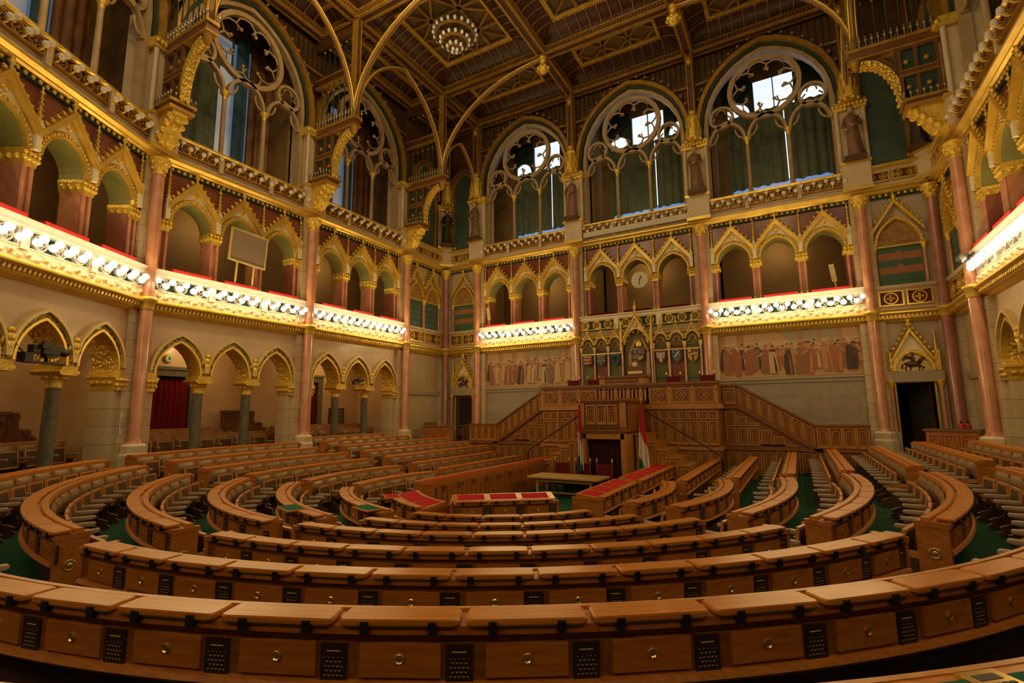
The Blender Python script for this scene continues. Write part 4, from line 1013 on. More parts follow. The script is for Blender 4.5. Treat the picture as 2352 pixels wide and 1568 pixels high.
def coffer(x0, x1, y0, y1, label, circ=False):
    w, d = (x1-x0)/2-.16, (y1-y0)/2-.16
    t = thing('ceiling_coffer', label, 'coffer', T_(((x0+x1)/2, (y0+y1)/2, 0)))
    ins = min(.78, w*.55, d*.55)
    m = MB(); K = 7; rows_ = []
    for i in range(K+1):
        a = pi/2*i/K; o = ins*sin(a); z = 16.68+.34*(1-cos(a))
        o = ins*(1-cos(a)); z = 16.68+.36*sin(a)
        rows_.append((w-o, d-o, z))
    for i in range(K):
        a, b = rows_[i], rows_[i+1]
        A = [(-a[0], -a[1], a[2]), (a[0], -a[1], a[2]), (a[0], a[1], a[2]), (-a[0], a[1], a[2])]; B = [(-b[0], -b[1], b[2]), (b[0], -b[1], b[2]), (b[0], b[1], b[2]), (-b[0], b[1], b[2])]
        m.add(A+B, [(j, (j+1) % 4, 4+(j+1) % 4, 4+j) for j in range(4)])
    obj('cove', m, COVE, t)
    m = MB()
    for (L, D, rot) in ((w, d, 0), (w, d, 180), (d, w, 90), (d, w, 270)):
        n = max(2, int(2*(L-ins)/.42)); 
        for i in range(n+1):
            x = -(L-ins)+2*(L-ins)*i/n
            P = [(x, -(D-ins*(1-cos(pi/2*k/6)))+.01, 16.66+.36*sin(pi/2*k/6)) for k in range(7)]
            m.tube(P, .028, 5, 0, RZ(rot))
    obj('cove_rib', m, COFR, t)
    m = MB(); a, b = w-ins, d-ins
    rectframe(m, -a, a, -b, b, .12, -.06, .04); fr = MB(); fr.add(m.v, m.f, 0, False, T_((0, 0, 17.04)) @ RX(-90))
    for (L, D, rot) in ((a, b, 0), (a, b, 180), (b, a, 90), (b, a, 270)):
        n = int(2*L/.1)
        for i in range(n): fr.box(-L+(i+.15)*2*L/n, -L+(i+.7)*2*L/n, -D-.01, -D+.05, 16.93, 16.99, 0, RZ(rot))
    obj('gilt_frame', fr, GOLDS, t)
    m = MB(); m.box(-a, a, -b, b, 17.16, 17.2); obj('panel', m, COFP, t)
    m = MB(); a -= .1; b -= .1
    def bar(p, q, wd=.06):
        L = sqrt((q[0]-p[0])**2+(q[1]-p[1])**2)
        m.box(-L/2, L/2, -wd, wd, 17.03, 17.17, 0, T_(((p[0]+q[0])/2, (p[1]+q[1])/2, 0)) @ Matrix.Rotation(atan2(q[1]-p[1], q[0]-p[0]), 4, 'Z'))
    if a > .9 and b > .9:
        c = min(a, b)*.42
        if circ:
            fr = MB(); ring2(fr, 0, 0, c*.9, c*1.05, -.07, .07, 0, 30); m.add(fr.v, fr.f, 0, False, T_((0, 0, 17.1)) @ RX(90))
        for sx in (-1, 1):
            bar((sx*c, -b), (sx*c, b)); bar((-a, sx*c), (a, sx*c))
            for sy in (-1, 1): bar((sx*c, sy*c), (sx*a, 0) if False else (sx*a, sy*b), .035)
            bar((sx*a, 0), (sx*c, c), .05); bar((sx*a, 0), (sx*c, -c), .05); bar((0, sx*b), (c, sx*c), .05); bar((0, sx*b), (-c, sx*c), .05)
    else:
        L = max(a, b); n = max(1, round(L/min(a, b)))
        for i in range(n):
            cc = -L+2*L*(i+.5)/n; h = L/n; s = min(a, b)
            P = [(cc-h, 0), (cc, s), (cc+h, 0), (cc, -s)]
            if b > a: P = [(y, x) for x, y in P]
            for j in range(4): bar(P[j], P[(j+1) % 4], .045)
            for e in ((cc-h*.0, 0),): pass
            e = [(cc-h, -s), (cc-h, s)]
            if b > a: e = [(y, x) for x, y in e]
            bar(e[0], e[1], .045)
    obj('strapwork', m, COFR, t)
CN = ['left margin', 'left', 'middle', 'right', 'right margin']; RN = ['third', 'second', 'first']
for j in range(3):
    for i in range(5):
        if j == 0 and i > 2: continue
        coffer(xs[i], xs[i+1], ys[j], ys[j+1], 'deep %s ceiling coffer in the %s row from the back wall' % (CN[i], RN[j]), i == 2 and j == 1)
for x, nm in ((-2.66, 'left'), (2.66, 'right')):
    t = thing('pendant_boss', 'gilded carved pendant under the '+nm+' ceiling beam crossing', 'ornament', T_((x, 17.43, 0)))
    m = MB(); m.lathe([(.16, 16.4), (.12, 16.25), (.14, 16.15), (.08, 16.1), (.22, 15.95), (.24, 15.82), (.14, 15.68), (.03, 15.62)], 10)
    for k in range(8): m.ball((.22*cos(k*pi/4), .22*sin(k*pi/4), 15.86), .08, 6, 4)
    obj('carved_knob', m, GOLD, t)
t = thing('chandelier', 'round tiered chandelier with rings of globe lamps hanging in the left ceiling coffer', 'chandelier', T_((-5.28, 14.78, 0)))
m = MB()
for r, z in ((.80, 16.62), (.52, 16.32), (.26, 16.08)):
    fr = MB(); ring2(fr, 0, 0, r-.04, r, -.06, .06, 0, 24); m.add(fr.v, fr.f, 0, False, T_((0, 0, z)) @ RX(90))
    for k in range(8): m.tube([(r*cos(k*pi/4), r*sin(k*pi/4), z), (0, 0, z+.4)], .018, 5)
m.tube([(0, 0, 15.98), (0, 0, 17.15)], .035, 6); m.ball((0, 0, 16.2), .1, 8, 6)
obj('gilt_frame', m, OGOLD, t)
m = MB(); m.ball((0, 0, 0), .065, 8, 6, 0, None, (1, 1, 1.35)); me = m.mesh('globe_lamp', LAMPC)
for r, z, n in ((.86, 16.72, 20), (.58, 16.40, 14), (.30, 16.12, 8), (.12, 15.96, 4)):
    for k in range(n): linkobj('globe_lamp', me, t, T_((r*cos(2*pi*k/n), r*sin(2*pi*k/n), z)))
# ------------------------------------------------------------------ rostrum, pulpit, stairs
def gothic_panel(m, x0, x1, z0, z1, y, sl=0., kind='arch', d=.03):
    """raised frame with a pointed head; sl = slope dz/dx (sheared)"""
    q = MB(); rectframe(q, x0, x1, z0, z1, .045, y-d, y)
    cx = (x0+x1)/2; h = (x1-x0)/2-.075
    if kind == 'arch': band(q, cx, h*.78, z1-.12-h*.9, h*.8, .028, y-d*.8, y, 0, z0+.1); q.box(x0+.04, x1-.04, y-d*1.4, y, z0, z0+.09)
    if kind == 'quatre':
        cz = (z0+z1)/2; ring2(q, cx, cz, h*.74, h*.88, y-d*.8, y, 0, 12)
        for k in range(4): q.ball((cx+h*.34*cos(k*pi/2), y-.005, cz+h*.34*sin(k*pi/2)), h*.26, 6, 4)
    if kind == 'diamond':
        cz = (z0+z1)/2; s = min(h, (z1-z0)/2-.06)
        for a in range(4):
            A = a*pi/2; B = A+pi/2; P = [(cx+s*cos(A), cz+s*sin(A)), (cx+s*cos(B), cz+s*sin(B))]
            q.strip(P, [(cx+(x-cx)*.8, cz+(z-cz)*.8) for x, z in P], y-d*1.3, y)
        for k in range(4): q.ball((cx+s*.26*cos(k*pi/2), y, cz+s*.26*sin(k*pi/2)), s*.22, 6, 4)
        rectframe(q, x0+.06, x1-.06, z0+.05, z1-.05, .018, y-d*.7, y)
    if kind == 'box': rectframe(q, x0+.08, x1-.08, z0+.08, z1-.08, .02, y-d*.6, y)
    m.add([(x, yy, z+sl*(x-x0)) for x, yy, z in q.v], q.f)
YR = 18.0; FZ = -.95
t = thing('rostrum', 'carved oak rostrum block with diamond panels along the raised dais front', 'rostrum', T_((0, YR, 0)))
m = MB(); m.box(-3.25, 3.25, .0, 1.0, FZ, 2.5); obj('carcass', m, OAKE, t)  # darker oak: recess shade behind the panels put into the colour
m = MB(); m.box(-3.33, 3.33, -.10, .34, 2.54, 2.63); m.box(-3.29, 3.29, -.05, .2, 2.47, 2.54); obj('top_rail', m, OAKE, t)
m = MB(); m.box(-3.33, 3.33, -.09, 1.05, 1.70, 1.80); m.box(-3.29, 3.29, -.05, 1.0, 1.80, 1.88); m.box(-3.31, 3.31, -.07, 1.05, .33, .43); m.box(-3.29, 3.29, -.05, 1.0, FZ, -.72); obj('ledge', m, OAKR, t)
m = MB()
for s in (-1, 1):
    for i in range(3):
        a = s*(.98+.76*i); gothic_panel(m, min(a, a+s*.66), max(a, a+s*.66), 1.9, 2.44, 0, 0, 'diamond')
        b = a+s*.71; m.box(b-.05, b+.05, -.06, 0, 1.86, 2.47); m.ball((b, -.05, 2.36), .05, 6, 4)
obj('diamond_panel_row', m, OAKR, t)
m = MB()
for s in (-1, 1):
    for i in range(7):
        a = s*(1.0+.32*i); x0, x1 = min(a, a+s*.29), max(a, a+s*.29)
        gothic_panel(m, x0, x1, 1.34, 1.64, 0, 0, 'quatre'); gothic_panel(m, x0, x1, .5, 1.30, 0, 0, 'arch'); gothic_panel(m, x0, x1, -.66, .28, 0, 0, 'box')
        if i % 2: m.box(a-s*.04-.02, a-s*.04+.02, -.05, 0, .45, 1.68)
obj('arched_wainscot', m, OAKR, t)
m = MB(); m.box(-.95, .95, .0, .16, 1.88, 2.54)
for i in range(4):
    for k in range(2): gothic_panel(m, -.9+.46*i+.2*k, -.9+.46*i+.2*k+.2, 1.92, 2.5, -.0, 0, 'arch')
obj('centre_panel', m, OAKR, t)
m = MB(); m.box(-3.2, 3.2, .3, 2.6, 1.7, 1.78); struct('floor_dais', m, CARP, T_((0, YR, 0)))
t = thing('presidential_desk', 'raised oak desk standing at the centre of the dais rail', 'desk', T_((0, YR, 0)))
m = MB(); m.box(-.80, .80, .0, .6, 2.63, 2.84); 
for s in (-1, 1): m.box(s*.74-.1, s*.74+.1, -.05, .6, 2.63, 2.86)
obj('body', m, OAKR, t); m = MB(); m.box(-.9, .9, -.1, .65, 2.86, 2.93); m.box(-.86, .86, -.06, .6, 2.82, 2.86); obj('top', m, OAKE, t)
m = MB(); m.box(-.6, .6, -.02, .02, 2.68, 2.76)
for i in range(14): m.ball((-.55+.085*i, -.02, 2.72), .03, 5, 3)
obj('carved_frieze', m, OAKE, t)
def stair(s, lab):
    t = thing('staircase', lab, 'staircase', T_((0, YR+1.0, 0)) @ Matrix.Diagonal((s, 1, 1, 1)))
    sl = (.35-1.76)/(5.97-3.72)
    m = MB(); m.prism([(3.2, FZ), (7.42, FZ), (7.42, 1.1), (5.97, 1.1), (3.72, 2.47), (3.2, 2.5)], 0, .12); obj('carcass', m, OAKE, t)  # darker oak paints the shaded ground behind the rail panels
    m = MB(); m.prism([(3.2, 2.47), (3.72, 2.47), (5.97, 1.09), (7.45, 1.09), (7.45, 1.16), (5.99, 1.16), (3.74, 2.55), (3.2, 2.55)], -.06, .16); obj('handrail', m, OAKE, t)
    m = MB(); m.prism([(3.2, 1.70), (3.75, 1.70), (5.95, .32), (6.2, .32), (3.82, 1.82), (3.2, 1.82)], -.08, .02); m.box(3.2, 7.45, -.08, .02, .30, .40); m.box(3.2, 7.45, -.05, .02, FZ, -.7); obj('stringer', m, OAKE, t)
    m = MB()
    for i in range(7): x = 3.78+.31*i; gothic_panel(m, x, x+.30, 1.78-.03+(x-3.78)*sl, 2.40+(x-3.78)*sl, 0, sl, 'arch')
    for i in range(4): x = 6.0+.35*i; gothic_panel(m, x, x+.34, .42, 1.07, 0, 0, 'arch')
    gothic_panel(m, 3.3, 3.68, 1.85, 2.42, 0, 0, 'arch')
    obj('rail_panel_row', m, OAKR, t)
    m = MB()
    for i in range(11): x = 3.3+.37*i; gothic_panel(m, x, x+.34, -.64, .26, 0, 0, 'box')
    for i in range(6):
        x = 3.32+.36*i; zt = 1.62+(max(x+.33, 3.75)-3.75)*sl
        if zt > .75: gothic_panel(m, x, x+.33, .46, min(1.05, zt-.02), 0, 0, 'box'); 
        if zt > 1.15: gothic_panel(m, x, x+.33, 1.1, zt-.02, 0, 0, 'box')
        elif zt > .55: m.strip([(x, .46), (x+.33, .46)], [(x, .5), (x+.33, .5)], -.03, 0)
    obj('wainscot', m, OAKR, t)
    return t
stair(-1, 'oak staircase with sloping arched balustrade left of the dais'); stair(1, 'oak staircase with sloping arched balustrade right of the dais')
PY = 15.75
t = thing('pulpit', 'oak speaker pulpit with three arched panels above a dark curtained recess', 'pulpit', T_((0, PY, 0)))
m = MB(); m.box(-.80, .80, 0, 2.2, 1.08, 1.98); obj('upper_body', m, OAKE, t)  # darker oak puts shade into the ground behind the arches
m = MB(); m.box(-.90, .90, -.1, 2.22, 1.97, 2.05); m.box(-.86, .86, -.06, 2.2, 1.92, 1.97); obj('top', m, OAKE, t)
m = MB(); m.box(-.86, .86, -.06, 2.2, 1.0, 1.08); m.box(-.78, .78, -.02, 2.2, .93, 1.0)
for i in range(15): m.ball((-.74+.106*i, -.05, 1.12), .035, 5, 3); m.tube([(-.74+.106*i, -.05, 1.1), (-.69+.106*i, -.07, 1.18), (-.64+.106*i, -.05, 1.1)], .012, 4)
obj('carved_corbel_table', m, OAKE, t)
m = MB()
for i in range(3): gothic_panel(m, -.54+.36*i, -.54+.36*i+.33, 1.22, 1.86, 0, 0, 'arch', .05); 
for i in range(3):
    for k in range(5): m.ball((-.375+.36*i, -.03, 1.33+.075*k), .032, 5, 3)
for s in (-1, 1): m.box(s*.70-.1, s*.70+.1, -.05, .1, 1.08, 1.92)
obj('arched_panel_row', m, OAKR, t)
m = MB()
for s in (-1, 1): m.box(s*.68-.10, s*.68+.10, 0, 2.2, FZ, .95); m.box(s*.68-.06, s*.68+.06, -.02, 0, -.8, .75)
m.box(-.7, .7, 0, .3, .76, .95); m.box(-.7, .7, 1.0, 2.2, FZ, .95); obj('lower_body', m, OAKR, t)
m = MB(); n = 28; vs = [(-.58+1.16*i/n, .22+.035*sin(i*1.5), z) for z in (FZ, .78) for i in range(n+1)]; m.add(vs, [(i, i+1, n+2+i, n+1+i) for i in range(n)], 0, True); obj('curtain', m, CDRK, t)
def pstair(s, lab):
    t = thing('pulpit_stair', lab, 'stair', T_((0, PY, 0)))
    for i in range(7):
        x0, x1 = .84+.34*i, .84+.34*(i+1); zt = .86-.235*i
        m = MB(); m.box(min(s*x0, s*x1), max(s*x0, s*x1), .75, 2.2, FZ, zt); m.box(min(s*x0, s*x1)-.02, max(s*x0, s*x1)+.02, .70, 2.2, zt, zt+.05)
        if zt > -.5: gothic_panel(m, min(s*x0, s*x1)+.03, max(s*x0, s*x1)-.03, FZ+.12, zt-.06, .75, 0, 'box', .045)
        obj('panelled_step', m, OAKR, t)
pstair(-1, 'stepped oak stair rising to the pulpit from the left'); pstair(1, 'stepped oak stair rising to the pulpit from the right')
for s, nm in ((-1, 'left'), (1, 'right')):
    t = thing('stair_handrail', 'thin dark sloping handrail of the '+nm+' pulpit stair', 'handrail', T_((0, 17.0, 0)))
    m = MB(); m.tube([(s*1.1, .2, 1.62), (s*1.2, 0, 1.56), (s*3.28, 0, .32), (s*3.4, 0, .2), (s*3.4, 0, -.2)], .035, 8); obj('rail', m, DKW, t)
    m = MB(); m.tube([(s*3.4, 0, -.2), (s*3.4, 0, -.62)], .03, 8); m.lathe([(.07, -.66), (.07, -.62)], 8, 0, T_((s*3.4, 0, 0))); obj('post', m, DKW, t)
def chair(label, col=CUSHD):
    t = thing('armchair', label, 'chair')
    m = MB(); m.box(-.26, .26, .22, .28, .45, 1.02); obj('backrest', m, col, t, ID, .012)
    m = MB(); m.box(-.26, .26, -.22, .22, .38, .46); obj('seat', m, col, t, ID, .012)
    for sx in (-1, 1):
        for sy in (-1, 1):
            m = MB(); m.box(sx*.25-.022, sx*.25+.022, sy*.23-.022, sy*.23+.022, 0, .62 if sy < 0 else 1.08); lg = obj('leg', m, DKW, t)
            if sy > 0:
                m = MB(); m.lathe([(.012, 1.07), (.03, 1.11), (.018, 1.13), (.03, 1.16), (.003, 1.2)], 8, 0, T_((sx*.25, .23, 0))); obj('finial', m, GOLDS, lg)
        m = MB(); m.tube([(sx*.25, .2, .66), (sx*.25, -.25, .64), (sx*.25, -.29, .6)], .025, 6); obj('armrest', m, DKW, t)
    return t
for i, (x, lab) in enumerate(((-2.33, 'red-backed armchair at the left end of the dais'), (-1.48, 'dark red armchair left of the presidential desk'), (1.62, 'dark red armchair right of the presidential desk'), (2.8, 'red-backed armchair at the right end of the dais'))):
    if i == 0: ch0 = chair(lab, CUSHD); ch0.matrix_basis = T_((x, 18.85, 1.88)) @ RZ(0)
    else: dup(ch0, T_((x, 18.85, 1.88)), lab)
t = thing('president_chair', 'high carved chair with red upholstery and a round crest below the quartered arms', 'chair', T_((.12, 19.2, 1.78)))
m = MB(); m.box(-.3, .3, .2, .28, .4, 1.35); m.box(-.31, .31, .18, .3, 1.38, 1.46); m.prism([(-.31, 1.46), (.31, 1.46), (.24, 1.62), (.13, 1.7), (.1, 1.85), (-.1, 1.85), (-.13, 1.7), (-.24, 1.62)], .19, .28); obj('frame', m, MAHO, t)
m = MB(); m.box(-.25, .25, .16, .2, .7, 1.27); obj('back_cushion', m, CUSHD, t, ID, .01)
m = MB(); m.box(-.28, .28, .15, .19, 1.3, 1.41)
obj('carved_band', m, CRMG, t)
m = MB(); m.lathe([(.11, 0), (.11, .03), (.05, .05)], 14, 0, T_((0, .19, 1.66)) @ RX(90)); obj('crest', m, STP, t)
m = MB(); m.box(-.3, .3, -.25, .25, .38, .5); obj('seat', m, CUSHD, t)
for s in (-1, 1): m = MB(); m.box(s*.27-.03, s*.27+.03, -.25, .25, 0, .7); obj('side_frame', m, MAHO, t)
# stenographers table, chairs, flags
PZ = -.91
t = thing('stenographer_table', 'long pale oak table standing in the floor well before the pulpit', 'table', T_((-.70, 14.47, PZ)))
m = MB(); m.box(-1.15, 1.15, -.52, .52, .57, .62); obj('tabletop', m, TBL, t, ID, .006)
m = MB(); rectframe(m, -.9, .9, -.38, .38, .03, .0, .11); q = MB(); q.add(m.v, m.f, 0, False, T_((0, 0, .57)) @ RX(-90)); obj('apron', q, TBL, t)
for sx in (-1, 1):
    for sy in (-1, 1):
        m = MB(); m.box(sx*.86-.035, sx*.86+.035, sy*.34-.035, sy*.34+.035, 0, .5); m.box(sx*.86-.05, sx*.86+.05, sy*.34-.045, sy*.34+.045, .46, .52); obj('leg', m, TBL, t)
m = MB(); m.box(-.86, .86, -.03, .03, .08, .13); obj('stretcher', m, TBL, t)
for i, x in enumerate((-1.35, -.62, .10)):
    c = dup(ch0, T_((x, 15.3, PZ-.12)) @ RZ(0), 'red-backed armchair with gilt finials behind the pale table, '+('left', 'middle', 'right')[i]+' of the three')
t = thing('low_cabinet', 'low dark bench with green inset panels under the pale table', 'bench', T_((-.30, 14.75, PZ)))
m = MB(); m.box(-.62, .62, -.2, .2, .36, .42); m.box(-.62, .62, -.2, .2, .0, .06)
for x in (-.6, -.2, .2, .6): m.box(x-.02, x+.02, -.2, .2, .0, .36)
obj('frame', m, DKW, t); m = MB(); m.box(-.6, .6, .1, .14, .05, .36); obj('green_panel', m, FELTG, t)
def flag(x, y, lab, w, flip):
    t = thing('flag', lab, 'flag', T_((x, y, 0)))
    m = MB(); m.tube([(0, 0, PZ+.1), (0, 0, 1.9)], .018, 6); obj('pole', m, DKW, t)
    m = MB(); m.lathe([(.012, 1.84), (.035, 1.88), (.02, 1.93), (.03, 1.95), (.002, 2.05)], 8); obj('finial', m, BRS, t)
    m = MB(); m.lathe([(.16, PZ), (.14, PZ+.05), (.03, PZ+.1)], 12); obj('stand', m, BRS, t)
    m = MB(); nu, nv = 22, 40; vs = []
    for j in range(nv+1):
        v = j/nv; ww = .07+w*v**.8
        for i in range(nu+1):
            u = i/nu; vs.append(((u-.42)*ww*flip, -.03-.05*(.3+v)*sin(u*13+v*2), 1.86-2.12*v+.10*v*(u-.5)))
    m.v = vs
    for j in range(nv):
        for i in range(nu):
            u, v = (i+.5)/nu, (j+.5)/nv; k = v-.30*u if flip > 0 else v-.55*u+.1
            m.f.append((j*(nu+1)+i, j*(nu+1)+i+1, (j+1)*(nu+1)+i+1, (j+1)*(nu+1)+i)); m.m.append(0 if k < .36 else 1 if k < .72 else 2); m.sm.append(True)
    obj('cloth', m, [RED, WHT, FGRN], t)
flag(-.67, 15.5, 'red white and green flag hanging left of the pulpit', .14, 1)
flag(1.36, 15.5, 'red white and green flag hanging right of the pulpit', .30, 1)
# ------------------------------------------------------------------ benches
class Path:
    def __init__(s, kind, *a):
        s.k = kind; s.a = a
        s.L = a[2]*R_(a[4]-a[3]) if kind == 'arc' else a[2]
        s.R = a[2] if kind == 'arc' else 1e6
    def at(s, q):
        if s.k == 'arc':
            cx, cy, R, a0, a1 = s.a; a = R_(a0)+q/R
            return Vector((cx+R*sin(a), cy-R*cos(a), 0)), Vector((-sin(a), cos(a), 0))
        p, inw, L = s.a; i = Vector((inw[0], inw[1], 0)); t = Vector((i.y, -i.x, 0))
        return Vector((p[0], p[1], 0))+t*q, i
    def M(s, q, z):
        p, i = s.at(q); t = Vector((i.y, -i.x, 0))
        return Matrix(((t.x, i.x, 0, p.x), (t.y, i.y, 0, p.y), (0, 0, 1, z), (0, 0, 0, 1)))
MC = {}
def cached(key, fn):
    if key not in MC: MC[key] = fn()
    return MC[key]
def rrect(w0, w1, y0, y1, r=.03, n=3):       # rounded trapezoid outline in xy
    P = [(-w0/2, y0), (w0/2, y0), (w1/2, y1), (-w1/2, y1)]; out = []
    for i in range(4):
        a = Vector(P[i-1]); b = Vector(P[i]); c = Vector(P[(i+1) % 4])
        u = (a-b).normalized(); v = (c-b).normalized()
        for k in range(n+1):
            f = k/n; p = b+u*r*(1-f)**2+v*r*f**2
            out.append((p.x, p.y))
    return out
def slab(m, out, z0, z1, bev=.008, mi=0):
    n = len(out); c = (sum(p[0] for p in out)/n, sum(p[1] for p in out)/n)
    sh = lambda k: [(x+(c[0]-x)*k/max(.05, sqrt((x-c[0])**2+(y-c[1])**2)), y+(c[1]-y)*k/max(.05, sqrt((x-c[0])**2+(y-c[1])**2))) for x, y in out]
    L = [(sh(bev), z0), (out, z0+bev), (out, z1-bev), (sh(bev), z1)]
    vs = [(x, y, z) for o, z in L for x, y in o]
    fs = [(j*n+i, j*n+(i+1) % n, (j+1)*n+(i+1) % n, (j+1)*n+i) for j in range(3) for i in range(n)]
    fs += [tuple(range(n))[::-1], tuple(range(3*n, 4*n))]
    m.add(vs, fs, mi)
def me_lid(w, R, dep):
    def f():
        m = MB(); slab(m, rrect(w, w*(R-dep)/R, -.022, dep-.015), 0, .033); m.box(-w/2+.04, w/2-.04, -.016, dep-.03, -.006, .001, 1); return m.mesh('writing_lid', [OAK, FELTG])
    return cached(('lid', w, round(min(R, 99), 1), dep), f)
def me_hinge():
    def f():
        m = MB(); m.box(-.02, .02, -.032, -.010, -.004, .022); m.box(-.02, .02, -.032, .003, -.036, .002); m.box(-.027, .027, -.034, -.01, -.012, -.002); m.box(-.009, .009, -.036, -.01, .012, .016); return m.mesh('hinge', BLK)
    return cached('hinge', f)
def me_drawer(w):
    def f(): m = MB(); m.box(-w/2, w/2, -.012, .01, -.0775, .0775); return m.mesh('drawer', OAKF, .004)
    return cached(('drawer', w), f)
def me_knob():
    def f(): m = MB(); m.lathe([(.025, 0), (.025, .006), (.02, .009), (.012, .002), (.013, .005), (.004, .006)], 16, 0, RX(90), False); return m.mesh('knob', BRS)
    return cached('knob', f)
def me_grille():
    def f(): m = MB(); m.box(-.066, .066, -.014, .0, -.0865, .0865); return m.mesh('speaker_grille', GRIL)
    return cached('grille', f)
def me_cushion(w):
    def f():
        m = MB(); n, k = 8, 6; vs = []; fs = []
        for j in range(k+1):
            for i in range(n+1):
                x = -1+2*i/n; z = -1+2*j/k; b = (1-x**6)*(1-z**6)
                vs.append((x*w/2, .0+.058*b, z*.165))
        for j in range(k):
            for i in range(n): a = j*(n+1)+i; fs.append((a, a+1, a+n+2, a+n+1))
        m.add(vs, fs, 0, True); return m.mesh('back_cushion', LEA)
    return cached(('cu', w), f)
def me_seat():
    def f(): m = MB(); rectframe(m, -.235, .235, -.2, .2, .04, -.02, .02); return m.mesh('folding_seat', OAKS, .005)
    return cached('seat', f)
def me_cane():
    def f(): m = MB(); m.box(-.2, .2, -.004, .012, -.165, .165); return m.mesh('cane_panel', CANE)
    return cached('cane', f)
def me_pad():
    def f():
        m = MB(); slab(m, rrect(.06, .07, 0, .36, .025), 0, .046, .012); return m.mesh('armrest', PAD)
    return cached('pad', f)
def me_support():
    def f():
        m = MB(); Y = RZ(90)
        m.prism([(.40, 0), (.86, 0), (.91, .04), (.85, .09), (.88, .13), (.80, .17), (.73, .19), (.70, .26), (.77, .31), (.74, .37), (.60, .40), (.40, .40)], -.025, .025, 0, Y)
        m.prism([(.43, .38), (.56, .38), (.60, .42), (.70, .44), (.86, .45), (.86, .465), (.43, .465)], -.022, .022, 1, Y)
        m.prism([(.55, .36), (.80, .38), (.84, .42), (.6, .42)], -.03, .03, 1, Y)
        return m.mesh('arm_support', [DKW, OAKS])
    return cached('sup', f)
def me_felt(w, d, mat):
    def f(): m = MB(); m.box(-w/2, w/2, 0, d, 0, .004); return m.mesh('felt_panel', mat)
    return cached(('felt', w, d, mat.name), f)
def me_open(mat):
    def f(): m = MB(); slab(m, rrect(.56, .52, -.16, .145), 0, .03, .006); return m.mesh('open_lid', OAK)
    return cached('open', f)
NB = [0]
